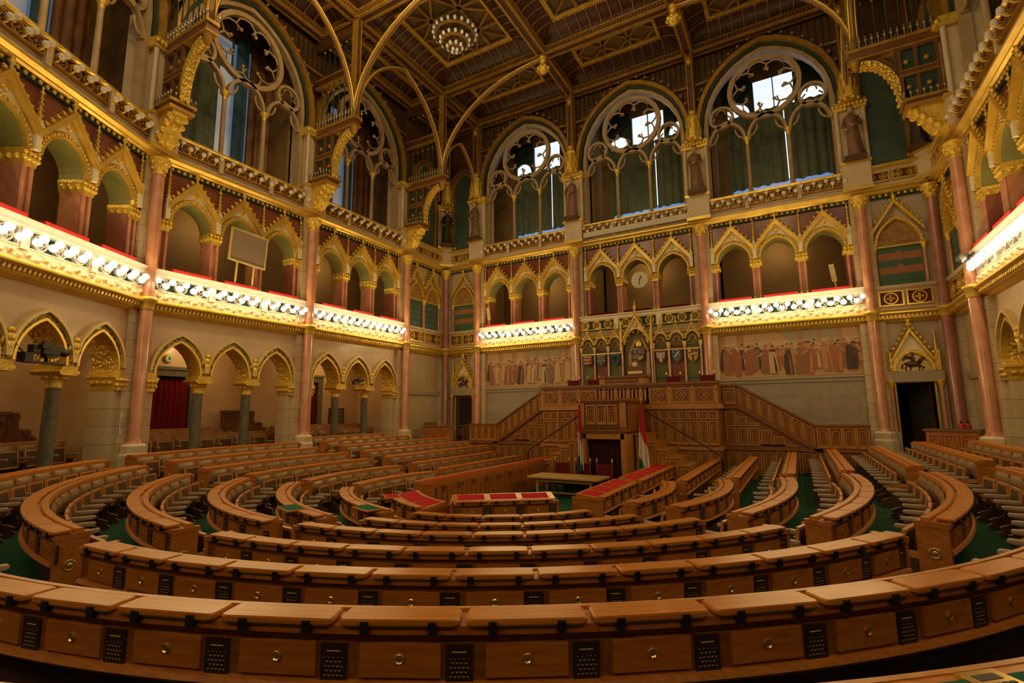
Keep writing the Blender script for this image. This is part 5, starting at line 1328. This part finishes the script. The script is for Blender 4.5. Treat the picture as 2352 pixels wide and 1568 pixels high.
def bench(label, path, T, N, pitch=.615, s0=None, drawers=True, seats='all', lids=True, felt=None, opens=(), ends='both', wide=False, devices=(), floor=(1.32, .5), low=.12, group=None, cush=True, fz=None, rail=.036):
    L = path.L; s0 = (L-N*pitch)/2 if s0 is None else s0
    F = T-.79 if fz is None else fz
    NB[0] += 1; eps = (NB[0] % 9)*.0012
    p, _ = path.at(L/2); RT = T_((p.x, p.y, F)); RI = RT.inverted()
    t = thing('bench_desk', label, 'bench', RT, group)
    a, b = max(-.02, s0-.06), min(L+.02, s0+N*pitch+.06)
    if a > b: a, b = b, a
    n = max(1, int((b-a)/.16)) if path.R < 1000 else 1
    fr = [RI @ path.M(a+(b-a)*i/n, 0) for i in range(n+1)]
    def sw(name, prof, mat, par=t, fr=fr):
        m = MB(); m.loft(fr, prof); return obj(name, m, mat, par)
    bx = lambda d0, d1, z0, z1: [(d0, z0), (d1, z0), (d1, z1), (d0, z1)]
    D = .60 if wide else .22
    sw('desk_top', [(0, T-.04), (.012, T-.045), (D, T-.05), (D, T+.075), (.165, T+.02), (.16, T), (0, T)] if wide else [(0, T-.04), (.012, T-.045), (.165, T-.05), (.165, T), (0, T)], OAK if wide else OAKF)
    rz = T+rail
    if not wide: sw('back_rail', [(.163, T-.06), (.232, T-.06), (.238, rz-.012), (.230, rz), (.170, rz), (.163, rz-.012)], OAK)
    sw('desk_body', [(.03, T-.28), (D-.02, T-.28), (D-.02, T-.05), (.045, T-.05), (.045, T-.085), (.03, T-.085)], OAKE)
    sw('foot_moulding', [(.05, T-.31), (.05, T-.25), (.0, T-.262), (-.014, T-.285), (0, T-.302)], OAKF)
    sw('plinth', bx(.20 if not wide else .24, D+.04 if not wide else D-.03, F-low, T-.28), DKW)
    if not wide:
        sw('back_panel', bx(.215, .245, T-.50, T+.004), OAKS if cush else OAKF)
        if seats != 'none': sw('seat_box', bx(.19, .28, F-.02, T-.45), DKW)
    else:
        sw('front_panel', bx(D-.03, D, F-low, T-.05), OAKF)
    # floor of this tier
    e = floor[1]; fa, fb = a-e, b+e; nf = max(1, int((fb-fa)/.3)) if path.R < 1000 else 1
    m = MB(); m.loft([path.M(fa+(fb-fa)*i/nf, 0) for i in range(nf+1)], bx(.20, floor[0], F-.6, F-eps))
    o = struct('floor_tier', m, CARP)
    for side in (0, 1):
        if ends == 'both' or ends == side:
            q = a if side == 0 else b; Mx = RI @ path.M(q, 0)
            m = MB(); m.box(-.025, .025, .012, D+.06, F-low, T-.05, 0, Mx); m.box(-.03, .03, .0, D+.07, T-.052, T-.0, 0, Mx); ep = obj('end_panel', m, OAKF, t, ID)
            sg = -1 if side == 0 else 1
            m = MB(); m.lathe([(.055, 0), (.055, .006), (.047, .010), (.042, .006), (.02, .008), (.015, .012)], 18, 0, Mx @ T_((sg*.025, D/2+.03, T-.30)) @ RY(90*sg)); obj('medallion', m, BRS, ep)
    w = round(pitch-.03, 3); dep = .15
    Rr = path.R if path.R < 1000 else 1e6
    for i in range(N):
        q = s0+(i+.5)*pitch; Mq = RI @ path.M(q, T)
        if lids:
            if i in opens:
                o = linkobj('open_lid', me_open(0), t, Mq @ T_((0, 0, .012))); linkobj('felt_panel', me_felt(.48, .26, FELTR if felt == 'red' else FELTG), o, T_((0, -.135, .0305)))
            else:
                o = linkobj('writing_lid', me_lid(w, Rr, dep), t, Mq @ T_((0, 0, .006)))
                if drawers:
                    for x in (-.165, .165): linkobj('hinge', me_hinge(), o, T_((x, 0, 0)))
        if wide: linkobj('felt_panel', me_felt(.50, .36, FELTR), t, Mq @ T_((0, .185, .0245)) @ RX(7.2))
        if i in devices:
            m = cached('dev', lambda: dev_mesh()); linkobj('control_plate', m, t, Mq @ T_((-.31, .22, .012)))
        if drawers:
            dr = linkobj('drawer', me_drawer(.40), t, Mq @ T_((0, .028, -.1625))); linkobj('knob', me_knob(), dr, T_((0, -.012, .008)))
            if i < N-1 or ends == 'none' or True:
                linkobj('speaker_grille', me_grille(), t, RI @ path.M(s0+(i+1)*pitch-.02 if i < N-1 else s0+N*pitch-.03, T) @ T_((0, .034, -.178)))
        sh = seats == 'all' or (seats == 'ends' and i in (0, N-1))
        if sh and not wide:
            if cush: linkobj('back_cushion', me_cushion(.50), t, Mq @ T_((0, .246, -.20)) @ RX(-7))
            st = linkobj('folding_seat', me_seat(), t, Mq @ T_((0, .45, -.335)) @ RX(8)); linkobj('cane_panel', me_cane(), st)
            ends_ = [i] if i < N-1 else [i, i+1]
            if seats == 'ends': ends_ = [i, i+1]
            for j in ends_:
                Ma = RI @ path.M(s0+j*pitch, T)
                ar = linkobj('armrest', me_pad(), t, Ma @ T_((0, .38, -.33))); linkobj('arm_support', me_support(), ar, T_((0, -.55, .33-.79)))
    return t
def dev_mesh():
    m = MB(); m.box(-.085, .085, 0, .12, 0, .008, 0); m.box(-.075, .075, .01, .11, .008, .010, 0); m.box(-.05, .045, .055, .09, .010, .0112, 1)
    for k in range(4): m.box(-.055+.03*k, -.033+.03*k, .022, .034, .010, .013, 1)
    for x in (-.075, .075):
        for y in (.012, .108): m.lathe([(.004, .008), (.004, .0105)], 6, 0, T_((x, y, 0)))
    return m.mesh('control_plate', [BRS, BLK])
TK = lambda k: .63-.12*k
TLF = {5: -.07, 4: .06, 3: .23, 2: .38, 1: .53, 0: .67, -1: .78}
ORD = {5: 'innermost', 4: 'second innermost', 3: 'third innermost', 2: 'middle', 1: 'third outermost', 0: 'second outermost', -1: 'outermost'}
# central wedge (nearest the camera)
SR = {0: (8.28, 1.47, 4.28, 15), 1: (7.22, 2.49, 4.611, 13), 2: (6.165, 3.51, 5.335, 11), 3: (5.04, 3.4, 6.66, 9), 4: (4.0, 5.19, 8.312, 7), 5: (2.86, 6.06, 12.067, 5)}
for k, (R, f0, stp, N) in SR.items():
    p = R_(stp)*R
    bench('curved oak desk of the centre wedge, '+('closest to the camera with large lids' if k == 0 else {1: 'second', 2: 'third', 3: 'fourth', 4: 'fifth', 5: 'sixth and smallest'}[k]+' row from the camera'),
          Path('arc', .05, 9.35, R, f0-stp/2-3.4/R, f0+stp*(N-.5)+3.4/R), TK(k), N, pitch=p, seats='ends', floor=(1.2, .3), rail=-.035)
t0 = bench('curved desk at the bottom right corner with open green felt and a brass control plate', Path('arc', .05, 9.35, 9.30, 4, 62), .70, 15, seats='none', lids=False, floor=(1.2, .3), fz=-.07, rail=.0)
P = Path('arc', .05, 9.35, 9.30, 4, 62); RI = t0.matrix_basis.inverted()
for i in range(15):
    o = linkobj('open_lid', me_open(0), t0, RI @ P.M(.1+(i+.5)*.615, .70)); linkobj('felt_panel', me_felt(.50, .25, FELTG), o, T_((0, -.13, .0305)))
linkobj('control_plate', dev_mesh(), t0, RI @ P.M(6.0, .70) @ T_((0, .03, .032)))
# left curved block
CA = {1: (-.11, 11.41, 9.23, -53, 13), 2: (.23, 11.25, 8.12, -50.5, 10), 3: (-.05, 10.35, 6.14, -54, 9), 4: (.69, 11.32, 6.29, -52, 7), 5: (.57, 11.17, 4.94, -50.5, 5), 0: (-.11, 11.41, 10.28, -55, 15)}
C0 = {0: -3.4, 1: -4.2, 2: -5.2, 3: -4.6, 4: -11.3, 5: -13.0}
for k in (0, 1, 2, 3, 4, 5):
    cx, cy, R, a0, N = CA[k]
    bench('curved bench of the left block, '+ORD[k]+' row'+(', with a green felt flap open' if k > 3 else ', sweeping round with leather seats'), Path('arc', cx, cy, R, a0, C0[k]), TK(k), N, opens=(N-2,) if k == 4 else (N-1,) if k == 5 else ())
# right curved block
RA = {0: (-3.03, 10.7, 11.70, 67.5, 94.5, 9), 1: (-3.03, 10.7, 10.64, 66.6, 95.5, 8), 2: (-3.41, 10.53, 9.92, 68.3, 97.5, 8), 3: (-3.67, 10.51, 9.11, 70.2, 98, 7), 4: (-1.22, 10.42, 5.57, 67, 105, 6), 5: (-1.22, 10.42, 4.46, 70, 112, 5)}
for k, (cx, cy, R, a0, a1, N) in RA.items():
    bench('bench curving round the right side, '+ORD[k]+' row, before the cross aisle', Path('arc', cx, cy, R, a0, a1), TK(k), N, seats='all')
# left middle block, mirrored about x=-.5
for k, (cx, cy, R, a0, a1, N) in RA.items():
    bench('bench of the left middle block, '+ORD[k]+' row, between the two left aisles', Path('arc', -1.0-cx, cy, R, -a1, -a0), TLF[k], N, drawers=False)
# straight legs
XR = {-1: 9.45, 0: 8.62, 1: 7.57, 2: 6.45, 3: 5.39, 4: 4.32, 5: 3.22}
for k, x in XR.items():
    y0 = 12.2 if k > 1 else 12.4; y1 = 17.85 if k > 3 else 18.85 if k > -1 else 16.9
    L = y1-y0; N = int(L/.615)
    bench('straight bench on the right towards the back wall, '+ORD[k]+' row', Path('line', (x, y0), (-1, 0), L), {-1: .80, 0: .66}.get(k, TK(k)), N, drawers=k > 2)
XL = {-1: -10.38, 0: -9.42, 1: -8.40, 2: -7.38, 3: -6.38, 4: -5.36, 5: -4.30}
for k, x in XL.items():
    y0 = 12.35; y1 = 17.85 if k > 3 else 18.85 if k > 0 else 17.1 if k == 0 else 16.6
    L = y1-y0; N = int(L/.615)
    bench('straight bench on the left towards the back wall, '+ORD[k]+' row', Path('line', (x, y1), (1, 0), L), TLF[k], N, drawers=False, ends='both')
# ministers' desks with red felt
bench('long red felt ministers desk left of the floor well, inner face of dark boards', Path('line', (-3.08, 18.2), (1, 0), 8.0), -.10, 13, wide=True, drawers=False, seats='none', fz=PZ, floor=(.6, 0), low=0)
bench('short curved red felt desk at the near left corner of the floor well', Path('arc', .57, 11.17, 3.92, -46, -17), -.10, 3, wide=True, seats='none', fz=PZ, floor=(.6, 0), low=0, opens=(0,), felt='red')
bench('red felt ministers desk right of the floor well, near part with raised lids', Path('line', (2.02, 9.95), (-1, 0), 2.6), -.10, 4, wide=True, seats='none', fz=PZ, floor=(.6, 0), low=0)
bench('red felt ministers desk right of the floor well, far part', Path('line', (2.04, 12.6), (-1, 0), 5.3), -.10, 8, wide=True, seats='none', fz=PZ, floor=(.6, 0), low=0)
a_ = R_(36.5)
bench('small red felt desk with three panels standing at the head of the floor well', Path('line', (.73-cos(a_)*1.0, 8.27-sin(a_)*1.0), (-sin(a_), cos(a_)), 2.0), .0, 3, wide=True, seats='none', fz=PZ, floor=(.6, 0), low=0)
# corbel brackets on the well face of the left ministers desk
t = thing('panelled_front', 'row of dark boards and small brackets under the left red felt desk', 'panelling', T_((-2.42, 14.2, PZ)))
for i in range(12):
    m = MB(); y = -3.7+.67*i; m.prism([(0, .55), (0, .76), (.18, .76), (.16, .7), (.06, .66)], -.03, .03, 0, T_((0, y, 0))); obj('bracket', m, OAKE, t)
m = MB()
for i in range(36): m.box(0, .02, -3.95+.222*i, -3.95+.222*i+.19, .1, .72)
m.box(0, .05, -3.98, 4.0, 0, .1); obj('board', m, OAKF, t)
# arcade benches against the left wall
for (M, hl, dsc), nm in ((BAYS['LF'], 'far'), (BAYS['LM'], 'middle'), (BAYS['LN'], 'nearest')):
    for i, (yy, T) in enumerate(((1.75, 1.02), (2.6, 1.18))):
        p = M @ Vector((2.2, yy, 0)); n = M.to_3x3() @ Vector((0, 1, 0)); inw = -n
        tt = Vector((inw.y, -inw.x, 0))
        q = M @ Vector((-2.2, yy, 0))
        st = p if (q-p).dot(tt) > 0 else q
        bench('plain leather-backed bench inside the '+nm+' left arcade, '+('front' if i == 0 else 'rear against the wall'), Path('line', (st.x, st.y), (inw.x, inw.y), 4.4), T, 7, drawers=False, floor=(1.3, .2))
# ------------------------------------------------------------------ floor, loose things
m = MB(); m.box(-10.2, 10.2, -3, 20.8, PZ-.4, PZ); struct('floor', m, CARP)
m = MB(); m.box(-13.2, -10.16, 2, 21, -.4, .02); struct('floor_arcade', m, CARP)
m = MB(); m.box(10.16, 13.2, 2, 21, -.4, .02); struct('floor_arcade', m, CARP)
for s in (-1, 1):
    m = MB(); m.box(min(s*7.45, s*9.95), max(s*7.45, s*9.95), 18.95, 20.75, PZ, .0); struct('floor_corner', m, CARP)
ML, MF, MN = BAYS['LM'][0], BAYS['LF'][0], BAYS['LN'][0]
def curtain(M, w, z0, z1, lab, y=2.9):
    m = MB(); n = 44; vs = [(-w/2+w*i/n, y+.05*sin(i*1.3)+.02*sin(i*.4+z), z) for z in (z0, (z0+z1)/2, z1) for i in range(n+1)]
    m.add(vs, [(j*(n+1)+i, j*(n+1)+i+1, (j+1)*(n+1)+i+1, (j+1)*(n+1)+i) for j in range(2) for i in range(n)], 0, True)
    tag(obj('door_curtain', m, CRED, None, M), lab, 'curtain')
def doorcase(M, w, zt, lab):
    t = thing('door_case', lab, 'door frame', M)
    m = MB(); m.box(-w/2-.25, w/2+.25, 2.75, 3.0, zt, zt+.28); m.box(-w/2-.3, w/2+.3, 2.7, 3.0, zt+.22, zt+.32)
    for s in (-1, 1): m.box(s*(w/2+.12)-.12, s*(w/2+.12)+.12, 2.75, 3.0, 0, zt)
    obj('marble_frame', m, GRM, t)
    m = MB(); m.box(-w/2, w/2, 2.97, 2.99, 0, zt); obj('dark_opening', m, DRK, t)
D1 = ML @ T_((-.62, 0, 0)); D2 = MF @ T_((-.35, 0, 0))
curtain(D1, 1.5, .1, 2.85, 'red curtain hanging in the doorway seen through the first arch of the middle left bay'); doorcase(D1, 1.5, 2.95, 'grey marble door case around the red curtain of the middle left bay')
curtain(D2, 1.0, .1, 2.95, 'red curtain hanging in the doorway of the far left bay'); doorcase(D2, 1.0, 3.0, 'grey marble door case around the red curtain of the far left bay')
t = thing('exit_light', 'small round green exit light on the plaster above the left red curtain', 'light', ML @ T_((-.55, 2.95, 3.55)))
m = MB(); m.lathe([(.13, 0), (.14, .03), (.12, .06)], 18, 0, RX(90)); obj('case', m, CRMG, t)
m = MB(); m.lathe([(.115, .055), (.115, .065)], 18, 0, RX(90)); m.box(-.03, .03, -.068, -.06, -.06, .06, 1); obj('disc', m, [flat('pale_green_disc', 190, 210, 180), flat('exit_green', 30, 130, 70)], t)
def settle(M, lab):
    t = thing('settle', lab, 'bench', M)
    m = MB(); m.box(-.7, .2, -.05, .08, 0, 1.0); m.box(-.74, .24, -.1, .1, .98, 1.06); rectframe(m, -.6, .1, .2, .9, .07, -.08, 0); obj('panelled_back', m, MAHO, t)
    m = MB(); m.prism([(.2, 0), (1.0, 0), (1.0, .42), (.8, .42), (.56, .52), (.48, .72), (.46, .88), (.2, .98)], -.06, .06)
    m.lathe([(.11, -.08), (.11, .08)], 14, 0, T_((.38, 0, .93)) @ RX(90)); m.lathe([(.1, -.08), (.1, .08)], 14, 0, T_((.72, 0, .52)) @ RX(90)); obj('scrolled_side', m, MAHO, t)
settle(ML @ T_((1.75, 2.35, .75)), 'dark wooden settle with scrolled arm behind the right column of the middle left bay')
settle(MN @ T_((1.15, 2.2, .72)), 'dark wooden settle with scrolled arm behind the grey column of the nearest left bay')
# screen on legs in the gallery
t = thing('display_panel', 'grey panel on two gilt legs standing on the gallery balustrade of the middle left bay', 'panel', ML @ T_((.10, .02, 5.8)) @ RY(3))
m = MB(); m.box(-.60, .60, -.03, .0, .78, 1.80); obj('grey_screen', m, flat('screen_grey', 150, 128, 104), t)
m = MB(); rectframe(m, -.64, .64, .74, 1.84, .05, -.045, .01); obj('frame', m, CRMG, t)
for x in (-.32, .26): m = MB(); m.box(x-.025, x+.025, -.02, .02, .0, .76); obj('leg', m, CRMG, t)
for (M, lab, tilt) in ((BAYS['B1'][0] @ T_((-2.0, .2, 5.8)), 'slim pale lectern panel leaning in the left arch of the gallery above the left mural', 8), (BAYS['B3'][0] @ T_((1.75, .45, 5.8)), 'slim pale panel standing in the right arch of the gallery above the right mural', 6)):
    t = thing('light_panel', lab, 'panel', M @ RY(-tilt)); m = MB(); m.box(-.08, .08, 0, .04, .35, 1.0); obj('panel', m, CRMG, t); m = MB(); m.box(-.02, .02, 0, .04, 0, .35); obj('leg', m, CRMG, t)
def tvcam(M, lab, s):
    t = thing('tv_camera', lab, 'camera', M)
    m = MB(); m.box(-.16*s, .2*s, -.09*s, .09*s, -.08*s, .1*s); m.box(-.34*s, -.14*s, -.06*s, .06*s, -.08*s, .08*s); m.box(-.1*s, .1*s, -.03*s, .03*s, .1*s, .17*s); m.box(-.22*s, -.05*s, -.12*s, -.06*s, .02*s, .12*s); obj('body', m, BLK, t, ID, .008)
    m = MB(); m.lathe([(.06*s, 0), (.075*s, .1*s), (.085*s, .2*s), (.07*s, .21*s)], 14, 0, T_((.2*s, 0, 0)) @ RY(90)); obj('lens', m, BLK, t)
    m = MB(); m.box(-.06*s, .1*s, -.06*s, .06*s, -.14*s, -.08*s); m.tube([(0, 0, -.14*s), (0, 0, -.22*s)], .03*s, 8); m.box(-.45*s, .4*s, -.03*s, .03*s, -.27*s, -.22*s); m.tube([(-.42*s, 0, -.25*s), (-.45*s, .05, -.05*s), (-.42*s, .3, .1*s)], .02, 6); m.box(-.5*s, -.34*s, -.08*s, .08*s, -.26*s, -.08*s); obj('mount_arm', m, BLK, t)
tvcam(MN @ T_((.12, .25, 3.10)), 'black television camera on an arm in the arch of the nearest left bay', 1.15)
tvcam(MF @ T_((.15, .3, 3.0)), 'small black television camera on an arm in the middle arch of the far left bay', .62)
t = thing('wall_plate', 'narrow white plate fixed to the stone pier left of the near column', 'plate', T_((-XW, 6.84, 0)) @ RZ(112) @ T_((-.33, .1, 1.45)))
m = MB(); m.box(-.035, .035, 0, .03, -.26, .26); obj('plate', m, WHT, t); m = MB()
for k in range(5): m.box(-.018, .018, -.004, 0, -.12+.06*k, -.10+.06*k)
obj('marking', m, BLK, t)
t = thing('wall_monitor', 'grey square panel on the plaster at the back of the far left bay', 'panel', MF @ T_((1.35, 2.92, 1.55)))
m = MB(); rectframe(m, -.4, .4, -.35, .35, .05, -.05, .05); obj('frame', m, DKW, t); m = MB(); m.box(-.36, .36, -.03, .04, -.31, .31); obj('face', m, GRM, t)
def podium(M, lab, w, top):
    t = thing('podium_desk', lab, 'desk', M)
    m = MB(); m.box(-w/2, w/2, 0, .5, -.6, .9); obj('body', m, OAKF, t)
    m = MB()
    for i in range(3): gothic_panel(m, -w/2+.05+(w-.1)/3*i, -w/2+.02+(w-.1)/3*(i+1), -.1, .82, 0, 0, 'arch')
    obj('arched_panel_row', m, OAKF, t)
    m = MB(); m.box(-w/2-.05, w/2+.05, -.05, .55, .9, .96); obj('top', m, OAKE, t)
    if top: m = MB(); m.box(-w/4, w/4, .1, .4, .96, .97); obj('green_felt', m, FELTG, t)
podium(T_((-8.9, 18.6, .1)) @ RZ(35), 'small oak clerk desk with arched front in the left back corner', 1.35, False)
podium(T_((9.2, 18.3, .1)) @ RZ(-30), 'small oak clerk desk with green top in the right back corner', 1.2, True)
t = thing('clerk_chair', 'brown chair back showing behind the left corner clerk desk', 'chair', T_((-9.55, 18.9, .1)) @ RZ(40))
m = MB(); m.box(-.3, .3, 0, .06, .3, 1.12); obj('backrest', m, MAHO, t); m = MB(); m.box(-.28, .28, -.4, .0, .35, .42); obj('seat', m, MAHO, t)
t = thing('fire_extinguisher', 'bright red pair of cylinders standing by the right corner column', 'extinguisher', T_((9.75, 19.5, .62)))
m = MB()
for x in (-.07, .08): m.lathe([(.075, 0), (.08, .03), (.08, .5), (.05, .56), (.02, .58)], 12, 0, T_((x, 0, 0)))
obj('cylinder', m, RED, t); m = MB()
for x in (-.07, .08): m.box(x-.02, x+.03, -.02, .02, .58, .64)
obj('valve', m, BLK, t)
m = MB(); m.box(-.2, .2, -.15, .15, -.62, 0); obj('stand', m, DKW, t)
t = thing('spotlight', 'small black floodlight clamped at the end of the right gallery balustrade', 'lamp', BAYS['RF'][0] @ T_((-2.25, -.25, 5.55)))
m = MB(); m.box(-.16, .16, -.08, .12, -.06, .08); obj('housing', m, BLK, t); m = MB(); m.box(-.13, .13, -.095, -.08, -.04, .06); obj('glass', m, GRM, t); m = MB(); m.tube([(0, .1, 0), (0, .3, .15)], .02, 6); obj('bracket', m, BLK, t)
t = thing('microphone', 'thin gooseneck microphone on the left end of the dais rail', 'microphone', T_((-2.86, 18.15, 2.63)))
m = MB(); m.tube([(0, 0, 0), (0, 0, .2), (.03, -.03, .3)], .008, 6); obj('stem', m, BLK, t); m = MB(); m.ball((.03, -.03, .31), .022, 8, 5); obj('head', m, BLK, t)
t = thing('valance', 'white fabric roll hanging on the parapet above the clock bay', 'blind', BAYS['B2'][0] @ T_((.1, -.08, 9.42)))
m = MB(); m.box(-2.3, 2.3, -.03, .05, -.12, .10); obj('roll', m, WHT, t)

# ------------------------------------------------------------------ light and camera
def area(name, M, sx, sy, p, col, spread=180):
    l = bpy.data.lights.new(name, 'AREA'); l.shape = 'RECTANGLE'; l.size = sx; l.size_y = sy; l.energy = p; l.color = col; l.spread = R_(spread)
    o = bpy.data.objects.new(name, l); COL.objects.link(o); o.matrix_basis = M; return o
WARM = (1., .71, .30); WARMW = (1., .86, .60)
for k, (M, hl, d) in BAYS.items():
    if k == 'B2': continue
    # row of gallery globes: strip facing the gallery wall, and one washing the room
    area('gallery_globe_row', M @ T_((0, -.42, 5.35)) @ RX(90), 2*hl-.5, .10, GW, WARMW)
    area('gallery_globe_row', M @ T_((0, -.16, 5.35)) @ RX(-35), 2*hl-.5, .06, GR, WARM)
    point('gallery_fill', M @ Vector((0, 1.9, 8.3)), GI, WARM, .15)  # fill light added to brighten the gallery interior
    if k[0] != 'B': point('arcade_lamp', M @ Vector((0, 1.9, 4.0)), AI, WARM, .15)
    area('gallery_globe_row', M @ T_((0, -.2, 5.5)) @ RX(-130), 2*hl-.5, .06, GU, WARM)
M = BAYS['B2'][0]; point('gallery_fill', M @ Vector((0, 1.9, 8.3)), GI, WARM, .15)  # same added fill behind the clock
for x, y, r in ((9.6, 9.49, -90), (9.6, 4.5, -90), (6.5, -1.5, -150), (-3.5, -2.5, 150), (1.5, -3.5, 180)):
    area('near_gallery_globe_row', T_((x, y, 5.4)) @ RZ(r) @ RX(-70), 4.8, .3, NB_, WARM)
for x, y, r in ((9.5, 4., -90), (0, -4, 180), (-7, 0, 120)):
    area('near_window_daylight', T_((x, y, 13.5)) @ RZ(r) @ RX(-65), 3.5, 3.5, ND, (.75, .86, 1.))
for x in (-5.28, 0, 5.28):
    for y in (9.49, 4.2, -1.0): point('overhead_fill', (x, y, 15.6), CH, WARM, .5)  # fill lights added overhead out of view, no chandeliers modelled there
w = bpy.data.worlds.new('World'); SC.world = w; w.use_nodes = True
w.node_tree.nodes['Background'].inputs[0].default_value = (.9, .62, .30, 1); w.node_tree.nodes['Background'].inputs[1].default_value = WB
cam = bpy.data.cameras.new('Camera'); co = bpy.data.objects.new('Camera', cam); COL.objects.link(co)
f_px, yaw, pit, rol = 1152.5, R_(29.544), R_(8.008), R_(.56)
c, s, cp, sp = cos(yaw), sin(yaw), cos(pit), sin(pit)
Rt = Vector((c, s, 0)); F = Vector((-s*cp, c*cp, sp)); U = Vector((s*sp, -c*sp, cp))
X = Rt*cos(rol)-U*sin(rol); Y = Rt*sin(rol)+U*cos(rol); Z = -F
GRP = {'wall_column': 'tall marble wall columns', 'window_pier': 'stone piers between the tall windows', 'gallery_pier': 'pink marble gallery piers', 'pinnacle': 'gilt pinnacles of the gallery arcade', 'arch_gable': 'gilded gallery arch gables', 'arcade_column': 'grey marble arcade columns', 'arcade_pier': 'stone arcade end piers', 'arch_moulding': 'gilt ground arcade arch mouldings', 'corbel_figure': 'gilt brackets over the arcade columns', 'cornice': 'gilded cornices', 'gallery_balustrade': 'gallery balustrades', 'attic_balustrade': 'parapets below the tall windows', 'statue': 'robed statues', 'statue_canopy': 'gilded statue canopies', 'hammer_beam': 'hammer beams', 'ceiling_rib': 'curved ceiling ribs', 'ceiling_beam': 'ceiling beams', 'ceiling_coffer': 'ceiling coffers', 'bench_desk': 'parliament benches', 'heraldic_niche': 'shield niches', 'armchair': 'red armchairs', 'blind_niche': 'painted blind niches', 'spandrel_screen': 'timber spandrel screens', 'curtain': 'window drapes', 'blind_window': 'blind teal panels', 'outer_window': 'daylight windows behind the tracery'}
for o in SC.objects:
    if o.parent is None and o.get('category'):
        b_ = o.name.split('.')[0]
        if b_ in GRP: o['group'] = GRP[b_]
co.matrix_basis = Matrix(((X.x, Y.x, Z.x, CX), (X.y, Y.y, Z.y, 0), (X.z, Y.z, Z.z, CAMZ), (0, 0, 0, 1)))
cam.sensor_width = 36; cam.lens = 36*f_px/2352; cam.clip_start = .05; cam.clip_end = 200
SC.camera = co
SC.view_settings.view_transform = 'Standard'; SC.view_settings.look = 'None'; SC.view_settings.gamma = 1; SC.view_settings.use_curve_mapping = False
SC.view_settings.exposure = 0
